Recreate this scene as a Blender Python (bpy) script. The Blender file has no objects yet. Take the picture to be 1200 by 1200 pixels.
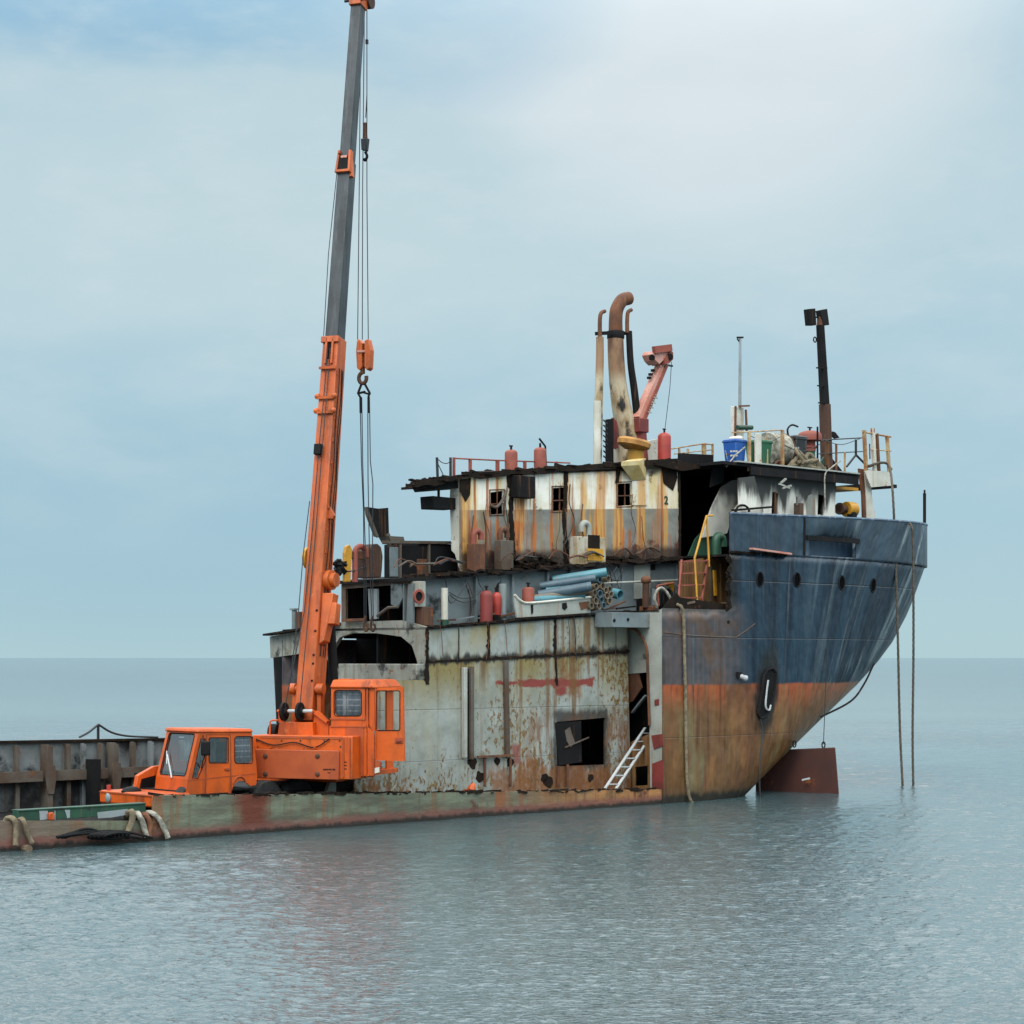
import bpy, bmesh, math, random
from mathutils import Vector, Matrix, Euler
from mathutils.geometry import tessellate_polygon
R = math.radians
random.seed(7)
scene = bpy.context.scene
col = scene.collection
F, H = 2400.0, 3.9                      # focal length in photo pixels, eye height above the sea
def V3(*a): return Vector(a)
def ray(px, py): return V3((px-600)/F, 1.0, -(py-771)/F)
# ---- ship frame: s runs aft along the side, w across to the far side, z up
WL0, WLK = 227.5, 0.0729
TH = math.atan2(F, 600-0 + (WL0/WLK-1200))
TH = math.atan(F/(WL0/WLK-600))
U = V3(math.cos(TH), math.sin(TH), 0); N = V3(-math.sin(TH), math.cos(TH), 0)
D0 = F*H/WL0
A = V3(-600/F*D0, D0, 0)
SHIP = Matrix.Translation(A) @ Matrix.Rotation(TH, 4, 'Z')
SHIPI = SHIP.inverted()
EYE = V3(0, 0, H)
EYES = SHIPI @ EYE
def rays(px, py): return SHIPI.to_3x3() @ ray(px, py)
def S(px, py, w=0.0):
    r = rays(px, py); t = (w-EYES.y)/r.y; return EYES + r*t
def SS(px, py, s):
    r = rays(px, py); t = (s-EYES.x)/r.x; return EYES + r*t
def AT(px, py, D): return SHIPI @ (EYE + ray(px, py)*D)
def DEP(p): return (SHIP @ p).y
def PXM(p): return F/DEP(p)             # photo pixels per metre at a point
def proj(p):
    q = SHIP @ p; return 600+F*q.x/q.y, 771-F*(q.z-H)/q.y

class MB:
    def __init__(self, M=None): self.v=[]; self.f=[]; self.M=M
    def add(self, vs, fs):
        o=len(self.v)
        self.v += [ (self.M @ Vector(p)) if self.M else Vector(p) for p in vs]
        self.f += [tuple(i+o for i in f) for f in fs]; return self
    def hexa(self, p):                   # 0-3 bottom loop, 4-7 top loop
        return self.add(p, [(0,3,2,1),(4,5,6,7),(0,1,5,4),(1,2,6,5),(2,3,7,6),(3,0,4,7)])
    def box(self, a, b):
        x0,y0,z0=a; x1,y1,z1=b
        return self.hexa([(x0,y0,z0),(x1,y0,z0),(x1,y1,z0),(x0,y1,z0),(x0,y0,z1),(x1,y0,z1),(x1,y1,z1),(x0,y1,z1)])
    def boxc(self, c, d, rot=None):
        m = Matrix.Translation(c) @ ((rot if isinstance(rot, Matrix) else Euler(rot).to_matrix()).to_4x4() if rot is not None else Matrix.Identity(4))
        h=[x/2 for x in d]
        return self.hexa([m@V3(sx*h[0],sy*h[1],sz*h[2]) for sz in(-1,1) for sx,sy in((-1,-1),(1,-1),(1,1),(-1,1))])
    def bar(self, a, b, wx, wz=None, up=(0,0,1)):   # rectangular bar from a to b
        a=Vector(a); b=Vector(b); d=(b-a).normalized(); up=Vector(up)
        if abs(d.dot(up))>.97: up=V3(0,1,0)
        x=d.cross(up).normalized()*wx/2; z=x.cross(d).normalized()*(wz or wx)/2
        return self.hexa([a-x-z,a+x-z,b+x-z,b-x-z,a-x+z,a+x+z,b+x+z,b-x+z])
    def prism(self, outer, vec, holes=()):
        vec=Vector(vec); loops=[[Vector(p) for p in outer]]+[[Vector(p) for p in h] for h in holes]
        tri=tessellate_polygon(loops); flat=[p for l in loops for p in l]; n=len(flat)
        fs=[tuple(t) for t in tri]+[tuple(i+n for i in reversed(t)) for t in tri]
        o=0
        for l in loops:
            k=len(l); fs+=[(o+i,o+(i+1)%k,o+(i+1)%k+n,o+i+n) for i in range(k)]; o+=k
        return self.add(flat+[p+vec for p in flat], fs)
    def tube(self, path, r, n=8, caps=True, closed=False):
        path=[Vector(p) for p in path]; m=len(path)
        rr=list(r) if hasattr(r,'__len__') else [r]*m
        vs=[]; prev=None
        for i,p in enumerate(path):
            a=path[i-1] if (i>0 or closed) else path[0]; b=path[(i+1)%m] if (i<m-1 or closed) else path[-1]
            t=(b-a).normalized()
            if prev is None:
                u=t.cross(V3(0,0,1)) if abs(t.z)<.95 else t.cross(V3(0,1,0))
            else: u=prev-t*prev.dot(t)
            u.normalize(); prev=u; q=t.cross(u)
            vs+=[p+(u*math.cos(2*math.pi*k/n)+q*math.sin(2*math.pi*k/n))*rr[i] for k in range(n)]
        fs=[]
        for i in range(m if closed else m-1):
            j=(i+1)%m
            fs+=[(i*n+k,i*n+(k+1)%n,j*n+(k+1)%n,j*n+k) for k in range(n)]
        if caps and not closed: fs+=[tuple(range(n-1,-1,-1)),tuple(range((m-1)*n,m*n))]
        return self.add(vs,fs)
    def rope(self,path,r,n=12,pitch=5.0):      # three-strand laid rope: a lobed section that twists along its length
        path=[Vector(p) for p in path]; P=[]
        for i in range(len(path)-1):
            k=max(1,int((path[i+1]-path[i]).length/(r*.9))); P+=[path[i].lerp(path[i+1],j/k) for j in range(k)]
        P.append(path[-1]); vs=[]; prev=None; L=0
        for i,p in enumerate(P):
            t=(P[min(i+1,len(P)-1)]-P[max(i-1,0)]).normalized()
            if i: L+=(p-P[i-1]).length
            u=(t.cross(V3(0,0,1)) if abs(t.z)<.95 else t.cross(V3(0,1,0))) if prev is None else prev-t*prev.dot(t)
            u.normalize(); prev=u; q=t.cross(u)
            for k in range(n):
                a=2*math.pi*k/n; rr=r*(.86+.24*abs(math.cos(1.5*(a-L/(r*pitch)*2*math.pi/3))))
                vs.append(p+(u*math.cos(a)+q*math.sin(a))*rr)
        m=len(P); fs=[(i*n+k,i*n+(k+1)%n,(i+1)*n+(k+1)%n,(i+1)*n+k) for i in range(m-1) for k in range(n)]
        return self.add(vs,fs+[tuple(range(n-1,-1,-1)),tuple(range((m-1)*n,m*n))])
    def cyl(self,a,b,r,r2=None,n=14): return self.tube([a,b],[r,r2 if r2 is not None else r],n)
    def lathe(self, c, prof, axis=(0,0,1), n=18):
        c=Vector(c); q=Vector(axis).normalized().to_track_quat('Z','Y'); vs=[]
        for r,z in prof: vs+=[c+q@V3(r*math.cos(2*math.pi*k/n),r*math.sin(2*math.pi*k/n),z) for k in range(n)]
        m=len(prof); fs=[(i*n+k,i*n+(k+1)%n,(i+1)*n+(k+1)%n,(i+1)*n+k) for i in range(m-1) for k in range(n)]
        fs+=[tuple(range(n-1,-1,-1)),tuple(range((m-1)*n,m*n))]
        return self.add(vs,fs)
    def pipe(self,a,b,r,ri,n=14):        # hollow
        a=Vector(a);b=Vector(b);q=(b-a).normalized().to_track_quat('Z','Y');L=(b-a).length;vs=[]
        for rr,z in((ri,0),(r,0),(r,L),(ri,L)): vs+=[a+q@V3(rr*math.cos(2*math.pi*k/n),rr*math.sin(2*math.pi*k/n),z) for k in range(n)]
        return self.add(vs,[(i*n+k,i*n+(k+1)%n,((i+1)%4)*n+(k+1)%n,((i+1)%4)*n+k) for i in range(4) for k in range(n)])
    def ball(self,c,r,n=12,sq=(1,1,1)):
        m=n//2; c=Vector(c)
        vs=[];fs=[]
        for i in range(m+1):
            a=math.pi*i/m
            vs+=[c+V3(sq[0]*r*math.sin(a)*math.cos(2*math.pi*k/n),sq[1]*r*math.sin(a)*math.sin(2*math.pi*k/n),sq[2]*r*math.cos(a)) for k in range(n)]
        fs=[(i*n+k,i*n+(k+1)%n,(i+1)*n+(k+1)%n,(i+1)*n+k) for i in range(m) for k in range(n)]
        return self.add(vs,fs)
    def grid(self, rows):
        m=len(rows[0]); vs=[p for r in rows for p in r]
        return self.add(vs,[(i*m+j,i*m+j+1,(i+1)*m+j+1,(i+1)*m+j) for i in range(len(rows)-1) for j in range(m-1)])
    def build(self, name, mat, parent=None, org=None, bevel=0, smooth=True, solid=0):
        if org is None: org = parent.get('_o') if parent else None
        org = Vector(org) if org is not None else Vector((0,0,0))
        me=bpy.data.meshes.new(name); bm=bmesh.new()
        vv=[bm.verts.new(p-org) for p in self.v]
        for f in self.f:
            try: bm.faces.new([vv[i] for i in f])
            except ValueError: pass
        bmesh.ops.remove_doubles(bm, verts=bm.verts, dist=1e-5)
        bmesh.ops.dissolve_degenerate(bm, edges=bm.edges, dist=1e-6)
        bmesh.ops.recalc_face_normals(bm, faces=bm.faces)
        bm.to_mesh(me); bm.free()
        if smooth:
            me.polygons.foreach_set('use_smooth',[True]*len(me.polygons)); me.set_sharp_from_angle(angle=R(38))
        me.materials.append(mat)
        o=bpy.data.objects.new(name,me); col.objects.link(o)
        if parent: o.parent=parent
        else: o.matrix_world = SHIP @ Matrix.Translation(org)
        o['_o']=tuple(org)
        if solid:
            m=o.modifiers.new('s','SOLIDIFY'); m.thickness=solid; m.offset=0
        if bevel:
            m=o.modifiers.new('b','BEVEL'); m.width=bevel; m.segments=2; m.limit_method='ANGLE'; m.angle_limit=R(35)
        return o
def tag(o,label,cat=None,group=None,kind=None):
    if label: o['label']=label
    if cat: o['category']=cat
    if group: o['group']=group
    if kind: o['kind']=kind
    return o
def thing(name,label,cat,org,group=None):
    o=bpy.data.objects.new(name,None); col.objects.link(o); o.empty_display_size=.1
    o.matrix_world=SHIP @ Matrix.Translation(Vector(org)); o['_o']=tuple(Vector(org)); return tag(o,label,cat,group)
def copy_thing(root, org, label=None, group=None, rotz=0, scale=1):
    r=root.copy(); col.objects.link(r); r.matrix_world=SHIP@Matrix.Translation(Vector(org))@Matrix.Rotation(rotz,4,'Z')@Matrix.Scale(scale,4); r['_o']=tuple(org)
    if label: r['label']=label
    if group: r['group']=group
    for ch in list(root.children):
        c=ch.copy(); col.objects.link(c); c.parent=r
        for g in list(ch.children):
            d=g.copy(); col.objects.link(d); d.parent=c
    return r
def smoothpath(pts, k=6):                 # Catmull-Rom
    pts=[Vector(p) for p in pts]; P=[pts[0]*2-pts[1]]+pts+[pts[-1]*2-pts[-2]]; out=[]
    for i in range(1,len(P)-2):
        a,b,c,d=P[i-1],P[i],P[i+1],P[i+2]
        for j in range(k):
            t=j/k; out.append(.5*((2*b)+(c-a)*t+(2*a-5*b+4*c-d)*t*t+(3*b-a-3*c+d)*t**3))
    out.append(pts[-1]); return out

# ---------------------------------------------------------------- materials
def lin(h):
    h=h.lstrip('#'); c=[int(h[i:i+2],16)/255 for i in(0,2,4)]
    return tuple(x/12.92 if x<=.04045 else ((x+.055)/1.055)**2.4 for x in c)+(1,)
class Val:
    def __init__(s,sh,k): s.sh=sh; s.k=k
    def _m(s,op,o,rev=False):
        n=s.sh.nt.nodes.new('ShaderNodeMath'); n.operation=op
        a,b=(o,s) if rev else (s,o)
        for i,x in enumerate((a,b)):
            if x is None: continue
            if isinstance(x,Val): s.sh.nt.links.new(x.k,n.inputs[i])
            else: n.inputs[i].default_value=x
        return Val(s.sh,n.outputs[0])
    def __add__(s,o): return s._m('ADD',o)
    __radd__=__add__
    def __sub__(s,o): return s._m('SUBTRACT',o)
    def __rsub__(s,o): return s._m('SUBTRACT',o,True)
    def __mul__(s,o): return s._m('MULTIPLY',o)
    __rmul__=__mul__
    def __truediv__(s,o): return s._m('DIVIDE',o)
    def mx(s,o): return s._m('MAXIMUM',o)
    def mn(s,o): return s._m('MINIMUM',o)
    def pw(s,o): return s._m('POWER',o)
    def ab(s): return s._m('ABSOLUTE',None)
    def ss(s,a,b):
        n=s.sh.nt.nodes.new('ShaderNodeMapRange'); n.interpolation_type='SMOOTHSTEP'
        s.sh.nt.links.new(s.k,n.inputs[0])
        if a<=b: n.inputs[1].default_value=a;n.inputs[2].default_value=b;n.inputs[3].default_value=0;n.inputs[4].default_value=1
        else: n.inputs[1].default_value=b;n.inputs[2].default_value=a;n.inputs[3].default_value=1;n.inputs[4].default_value=0
        return Val(s.sh,n.outputs[0])
class Sh:
    def __init__(s,name):
        s.m=bpy.data.materials.new(name); s.m.use_nodes=True; s.nt=s.m.node_tree; s.b=s.nt.nodes['Principled BSDF']
        s.tc=s.nt.nodes.new('ShaderNodeTexCoord').outputs['Object']
        n=s.nt.nodes.new('ShaderNodeSeparateXYZ'); s.nt.links.new(s.tc,n.inputs[0])
        s.x,s.y,s.z=[Val(s,n.outputs[i]) for i in range(3)]
        r=s.nt.nodes.new('ShaderNodeObjectInfo'); s.rnd=Val(s,r.outputs['Random'])
    def noise(s,sx,sy=None,sz=None,d=5,r=.6,o=0.0,dist=0):
        sy=sx if sy is None else sy; sz=sx if sz is None else sz
        v=s.nt.nodes.new('ShaderNodeVectorMath'); v.operation='MULTIPLY_ADD'; s.nt.links.new(s.tc,v.inputs[0])
        v.inputs[1].default_value=(sx,sy,sz); v.inputs[2].default_value=(o*3.1,o*1.7,o*2.3)
        n=s.nt.nodes.new('ShaderNodeTexNoise'); n.inputs['Scale'].default_value=1; n.inputs['Detail'].default_value=d; n.inputs['Roughness'].default_value=r; n.inputs['Distortion'].default_value=dist
        s.nt.links.new(v.outputs[0],n.inputs['Vector']); return Val(s,n.outputs['Fac'])
    def mix(s,f,a,b):
        n=s.nt.nodes.new('ShaderNodeMix'); n.data_type='RGBA'
        if isinstance(f,Val): s.nt.links.new(f.k,n.inputs[0])
        else: n.inputs[0].default_value=f
        for i,x in((6,a),(7,b)):
            if isinstance(x,str): n.inputs[i].default_value=lin(x)
            elif isinstance(x,tuple): n.inputs[i].default_value=x
            else: s.nt.links.new(x,n.inputs[i])
        return n.outputs[2]
    def box(s,x0,x1,z0,z1,soft=.1,warp=None,wa=4):
        x,z=s.x,s.z
        if warp is not None: x=x+(warp-.5)*soft*wa; z=z+(warp-.5)*soft*wa
        return x.ss(x0-soft,x0+soft)*x.ss(x1+soft,x1-soft)*z.ss(z0-soft,z0+soft)*z.ss(z1+soft,z1-soft)
    def bump(s,h,strength=.3,dist=.02):
        n=s.nt.nodes.new('ShaderNodeBump'); n.inputs['Strength'].default_value=strength; n.inputs['Distance'].default_value=dist
        s.nt.links.new(h.k,n.inputs['Height']); s.nt.links.new(n.outputs[0],s.b.inputs['Normal'])
    def done(s,c,rough=.6,metal=0):
        if isinstance(c,str): s.b.inputs['Base Color'].default_value=lin(c)
        else: s.nt.links.new(c,s.b.inputs['Base Color'])
        if isinstance(rough,Val): s.nt.links.new(rough.k,s.b.inputs['Roughness'])
        else: s.b.inputs['Roughness'].default_value=rough
        s.b.inputs['Metallic'].default_value=metal
        return s.m
_pc={}
def paint(name,base,alt=None,rust=.3,streak=.3,soot=0.0,rough=.5,sc=1.0,rc='#5a2f1a',stc='#8a5a2c',bump=.25):
    if name in _pc: return _pc[name]
    s=Sh(name)
    c=s.mix(s.noise(.9*sc,d=4,o=1+len(_pc)).ss(.35,.65),base,alt or base)
    if streak>0:
        st=s.noise(6*sc,6*sc,.4*sc,d=5,o=2+len(_pc)).ss(.62-.22*streak,.80-.15*streak); c=s.mix(st*min(1,.4+streak*.6),c,stc)
    rn=s.noise(2.6*sc,d=10,r=.72,o=3+len(_pc)); rm=rn.ss(.70-.26*rust,.76-.26*rust) if rust>0 else rn*0
    c=s.mix(rm,c,s.mix(s.noise(14*sc,d=4,o=5).ss(.4,.6),rc,'#7d4a22'))
    if soot>0:
        so=s.noise(1.3*sc,d=7,r=.65,o=7+len(_pc)).ss(.66-.38*soot,.80-.35*soot); c=s.mix(so,c,'#141416')
    c=s.mix(s.noise(40*sc,d=2,o=4).ss(.35,.8)*.18,c,'#2a241e')
    s.bump(rn+s.noise(30*sc,d=3)*.3,bump,.02)
    _pc[name]=s.done(c,(rm*.3+rough)); return _pc[name]
# ---------------------------------------------------------------- camera, light, sky
cam=bpy.data.cameras.new('camera'); co=bpy.data.objects.new('camera',cam); col.objects.link(co)
co.location=EYE; co.rotation_euler=(R(90),0,0); cam.sensor_width=36; cam.lens=36*F/1200; cam.shift_y=171/1200
cam.clip_start=.5; cam.clip_end=200000; scene.camera=co
SUN_EL, SUN_AZ = R(48), R(200)         # compass angle of the sun, clockwise from +Y (behind the camera, a bit left)
sd=bpy.data.lights.new('sun','SUN'); so=bpy.data.objects.new('sun',sd); col.objects.link(so)
sd.energy=1.5; sd.angle=R(25); sd.color=(1,.96,.9)
sv=V3(math.sin(SUN_AZ)*math.cos(SUN_EL),math.cos(SUN_AZ)*math.cos(SUN_EL),math.sin(SUN_EL))
so.rotation_euler=sv.to_track_quat('Z','Y').to_euler()
scene.view_settings.view_transform='Standard'; scene.view_settings.look='None'; scene.view_settings.exposure=0.0; scene.view_settings.gamma=1
w=bpy.data.worlds.new('World'); scene.world=w; w.use_nodes=True
class WSh(Sh):
    def __init__(s,nt):
        s.nt=nt; t=nt.nodes.new('ShaderNodeTexCoord').outputs['Generated']
        n=nt.nodes.new('ShaderNodeVectorMath'); n.operation='NORMALIZE'; nt.links.new(t,n.inputs[0]); s.tc=n.outputs[0]
        n2=nt.nodes.new('ShaderNodeSeparateXYZ'); nt.links.new(s.tc,n2.inputs[0]); s.x,s.y,s.z=[Val(s,n2.outputs[i]) for i in range(3)]
    def blob(s,tx,te,cx,cy,rx,ry):
        a=(tx-cx)/rx; b=(te-cy)/ry; return (a*a+b*b).ss(1.0,0.0)
ws=WSh(w.node_tree); bg=w.node_tree.nodes['Background']
tx=ws.x/(ws.y.ab()+.02); te=ws.z
nz=ws.noise(5,5,14,d=6,r=.55,o=2,dist=.4); nf=ws.noise(14,14,34,d=5,r=.55,o=5)
warp=(nz-.5)
c=ws.mix(te.ss(0,.06),'#adccd3','#a5c6d4')
c=ws.mix(te.ss(.06,.22)*.8,c,'#b4cfda')
tw=tx+warp*.10; tz=te+warp*.06
c=ws.mix(ws.blob(tw,tz,-.02,.215,.36,.085).mn(1.0)*.75,c,'#c0d5db')     # broad pale cloud bank
c=ws.mix(ws.blob(tw,tz,.10,.30,.17,.12)*.95,c,'#dde6ea')                    # bright cloud, upper right
c=ws.mix(ws.blob(tw,tz,-.16,.195,.22,.06)*.5,c,'#c2d6db')
c=ws.mix(ws.blob(tw,tz,-.20,.315,.20,.058)*.95,c,'#92bbd4')               # blue gap, upper left
c=ws.mix(ws.blob(tw,tz,-.03,.30,.09,.05)*.6,c,'#a6c6da')
c=ws.mix(ws.blob(tx,te,-.16,.06,.24,.075)*.55,c,'#97bccf')               # bluer low left
c=ws.mix((nf.ss(.35,.75)*te.ss(.02,.12))*.34,c,'#cbdbe0')
n3=ws.noise(30,30,80,d=6,r=.6,o=9); c=ws.mix((n3.ss(.45,.75)*te.ss(.10,.2))*.20,c,'#d5e0e4')
bn=w.node_tree.nodes.new('ShaderNodeTexSky'); bn.sky_type='NISHITA'; bn.sun_disc=False; bn.sun_elevation=SUN_EL; bn.sun_rotation=SUN_AZ
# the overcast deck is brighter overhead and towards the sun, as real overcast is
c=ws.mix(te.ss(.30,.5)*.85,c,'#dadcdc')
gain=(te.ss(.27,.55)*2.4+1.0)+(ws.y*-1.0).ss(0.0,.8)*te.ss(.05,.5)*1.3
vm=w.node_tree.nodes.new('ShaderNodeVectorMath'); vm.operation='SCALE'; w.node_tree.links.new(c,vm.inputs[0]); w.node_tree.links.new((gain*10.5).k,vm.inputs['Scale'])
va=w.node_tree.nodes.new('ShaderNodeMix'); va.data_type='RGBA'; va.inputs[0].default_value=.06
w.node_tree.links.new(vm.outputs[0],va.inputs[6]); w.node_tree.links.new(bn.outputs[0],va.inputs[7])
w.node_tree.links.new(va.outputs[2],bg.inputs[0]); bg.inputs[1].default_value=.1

# ---------------------------------------------------------------- sea
def water_mat():
    s=Sh('sea_water')
    d=(s.x*s.x+s.y*s.y).pw(.5)
    a=s.noise(.55,1.3,1,d=3,r=.55,o=1,dist=.6); b=s.noise(2.6,5.5,1,d=4,r=.55,o=2,dist=.8); e=s.noise(8,15,1,d=3,r=.5,o=6,dist=.5)
    far=d.ss(70,125)
    h=(a*.26+b*.15)*far*(d.ss(900,120)*.85+.15)+e*.10*d.ss(90,25)+b*.10*d.ss(20,60)
    s.bump(h,1.0,.25)
    c=s.mix(s.noise(.02,.05,1,d=3,o=4).ss(.35,.65),'#33474b','#3e5256')
    s.b.inputs['IOR'].default_value=1.6
    return s.done(c,(d.ss(60,400)*.10+.05))
import numpy as np
rng=np.random.default_rng(5)
NX,NY,Y0,Y1,TX=900,1500,14.0,135.0,.36
yy=Y0*(Y1/Y0)**(np.arange(NY)/(NY-1)); tt=np.linspace(-TX,TX,NX)
YY=np.repeat(yy[:,None],NX,1); XX=YY*tt[None,:]
dy=np.repeat((yy*(np.log(Y1/Y0)/(NY-1)))[:,None],NX,1)
ZZ=np.zeros_like(XX); DX=np.zeros_like(XX); DY=np.zeros_like(XX)
gust=np.zeros_like(XX)
for k in range(10):
    l=rng.uniform(5,30); th=rng.uniform(0,2*math.pi); gust+=np.sin(2*math.pi/l*(np.cos(th)*XX*1.0+np.sin(th)*YY*.45)+rng.uniform(0,6.28))
gust=np.clip(1+.20*gust,.35,1.5)
wd=(XX-A.x)*N.x+(YY-A.y)*N.y; sd_=(XX-A.x)*U.x+(YY-A.y)*U.y; dd=np.clip((np.hypot(np.where(wd<0,-wd,np.maximum(wd-7,0)),np.maximum(sd_-25,0))-1.0)/6,0,1); lee=.22+.78*dd*dd*(3-2*dd)   # calmer in the lee of the hull
lam=np.concatenate([np.geomspace(.11,.40,48),np.geomspace(.55,1.6,12),np.geomspace(2,6,5)])
for l in lam:
    th=R(268)+rng.normal(0,R(40)); kx,ky=math.cos(th)*2*math.pi/l,math.sin(th)*2*math.pi/l
    sl=.060 if l<.52 else .024 if l<1.7 else .006; a=sl*l/(2*math.pi)
    f=np.clip((l/dy-2.2)/2.2,0,1); f=f*gust*lee
    ph=kx*XX+ky*YY+rng.uniform(0,6.28)
    ZZ+=a*f*np.cos(ph); DX-=.3*a*f*math.cos(th)*np.sin(ph); DY-=.3*a*f*math.sin(th)*np.sin(ph)
edge=np.minimum(np.clip((YY-Y0)/1.5,0,1),np.clip((Y1-YY)/25,0,1))*np.clip((TX-np.abs(tt))/.015,0,1)[None,:]
P=np.stack([XX+DX*edge,YY+DY*edge,ZZ*edge],-1).reshape(-1,3)
idx=np.arange(NX*NY).reshape(NY,NX)
q=np.stack([idx[:-1,:-1],idx[:-1,1:],idx[1:,1:],idx[1:,:-1]],-1).reshape(-1,4)
n0=NX*NY; L=80000.0
x0,x1=Y0*TX,Y1*TX
ext=np.array([[-L,-300,0],[L,-300,0],[L,L,0],[-L,L,0]])
P=np.concatenate([P,ext]); c00,c01,c10,c11=int(idx[0,0]),int(idx[0,-1]),int(idx[-1,0]),int(idx[-1,-1])
q2=np.array([[n0,n0+1,c01,c00],[n0+1,n0+2,c11,c01],[n0+2,n0+3,c10,c11],[n0+3,n0,c00,c10]]); q=np.concatenate([q,q2])
me=bpy.data.meshes.new('sea'); me.vertices.add(len(P)); me.vertices.foreach_set('co',P.astype(np.float32).ravel())
me.loops.add(len(q)*4); me.loops.foreach_set('vertex_index',q.astype(np.int32).ravel())
me.polygons.add(len(q)); me.polygons.foreach_set('loop_start',np.arange(0,len(q)*4,4,dtype=np.int32)); me.polygons.foreach_set('loop_total',np.full(len(q),4,dtype=np.int32))
sm=np.ones(len(q),dtype=bool); me.polygons.foreach_set('use_smooth',sm); me.update(calc_edges=True); me.validate()
me.materials.append(water_mat()); sea=bpy.data.objects.new('sea',me); col.objects.link(sea); sea['kind']='structure'
_a=S(499,776,1.15); _b=S(738,764,1.15); _h0=S(652,898,1.15); _h1=S(709,841,1.15); HX0,HZ0,HX1,HZ1=_h0.x,_h0.z,_h1.x,_h1.z; ZSA,SSA,ZSK=_a.z,_a.x,(_b.z-_a.z)/(_b.x-_a.x); FLARE=.75
# ---------------------------------------------------------------- ship materials
def hull_mat():
    s=Sh('hull_paint')
    # run-marks follow the flare of the counter, so slide the pattern with height towards the stern
    xs=s.x+(7.0-s.z)*s.x.ss(23.5,31.0)*FLARE
    cb=s.nt.nodes.new('ShaderNodeCombineXYZ'); [s.nt.links.new(q.k,cb.inputs[i]) for i,q in enumerate((xs,s.y,s.z))]; s.tc=cb.outputs[0]
    wp=s.noise(.9,.9,.9,d=6,r=.65,o=1)
    n1=s.noise(5,5,.22,d=5,r=.6,o=2); n2=s.noise(2.2,2.2,.12,d=4,o=3); n3=s.noise(12,12,.3,d=4,o=4)
    blue=s.mix(n2.ss(.38,.62),'#081828','#1a3141')
    blue=s.mix(n1.ss(.57,.76)*.5,blue,'#61737c'); blue=s.mix(s.z.ss(6.75,6.95)*.30,blue,'#465662')
    blue=s.mix(n3.ss(.56,.72)*.6,blue,'#0b121a')
    aft=s.x.ss(25.0,31.5)
    blue=s.mix(aft*s.noise(1.7,1.7,.12,d=6,r=.62,o=9).ss(.52,.66)*.75,blue,'#8f9da1')
    blue=s.mix(s.noise(1.3,1.3,.5,d=9,r=.72,o=11).ss(.66,.70)*.8,blue,'#6b4b36')
    # faded purple-brown field on the forward side of the blue
    pf=s.x.ss(23.6,22.2)*s.z.ss(5.6,5.1)
    pur=s.mix(n1.ss(.46,.64)*.8,'#4f4544','#333e47'); pur=s.mix(n3.ss(.57,.72)*.45,pur,'#6b6461'); pur=s.mix(wp.ss(.50,.64)*.75,pur,'#57402f'); pur=s.mix(s.noise(3,3,.2,d=4,o=18).ss(.56,.68)*.6,pur,'#3c2c26')
    blue=s.mix(pf*(wp.ss(.30,.52)*.3+.7),blue,pur)
    # below the boot line: orange primer, fading to olive brown
    zl=s.z+(wp-.5)*.12
    lo=s.mix((zl+(n1-.5)*1.0).ss(2.2,3.3),'#664626','#9c4a24')
    lo=s.mix(n1.ss(.48,.66)*.8,lo,'#574328'); lo=s.mix(s.noise(3,3,.2,d=4,o=16).ss(.52,.7)*.4,lo,'#8a633a'); lo=s.mix(s.noise(4,4,.25,d=5,o=6).ss(.58,.72)*s.z.ss(2.9,1.6)*.7,lo,'#71794f')
    lo=s.mix(n3.ss(.54,.68)*.85,lo,'#4f2814'); lo=s.mix(s.noise(2.0,2.0,.6,d=8,r=.7,o=8).ss(.58,.68)*.7,lo,'#6e3a20')
    lf=s.noise(.55,.55,.16,d=4,r=.55,o=19); lo=s.mix(lf.ss(.54,.64)*.75,lo,'#5a3820'); lo=s.mix(lf.ss(.46,.36)*s.z.ss(3.0,1.8)*.55,lo,'#7c7a58'); lo=s.mix(s.noise(.9,.9,.3,d=4,o=20).ss(.55,.68)*.5,lo,'#8d6236')
    lo=s.mix(s.z.ss(.55,.1)*.75*(n2.ss(.2,.6)*.5+.5),lo,'#3d301c'); lo=s.mix((s.z+(n1-.5)*.35).ss(.30,.12)*.95,lo,'#10130b')
    lo=s.mix((aft*.6),lo,'#8b7a62')
    c=s.mix(zl.ss(3.13,3.21),lo,blue)
    seam=(s.z-6.05).ab().ss(.025,.006).mx((s.z-4.45).ab().ss(.02,.005)*.7).mx((s.z-1.75).ab().ss(.02,.005)*.4)
    c=s.mix(seam*.6,c,'#2c2f33')
    dent=s.noise(.8,.8,.5,d=3,o=12)
    s.bump(dent+s.noise(1.6,1.6,1.1,d=2,o=31)*.22+wp*.08+n3*.03-seam*.06,1.0,.20)
    global HULL; HULL=(s,c)
    s.b.inputs['Specular IOR Level'].default_value=.42; return s.done(c,n1*.22+.28+s.z.ss(.6,.2)*.4)
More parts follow.
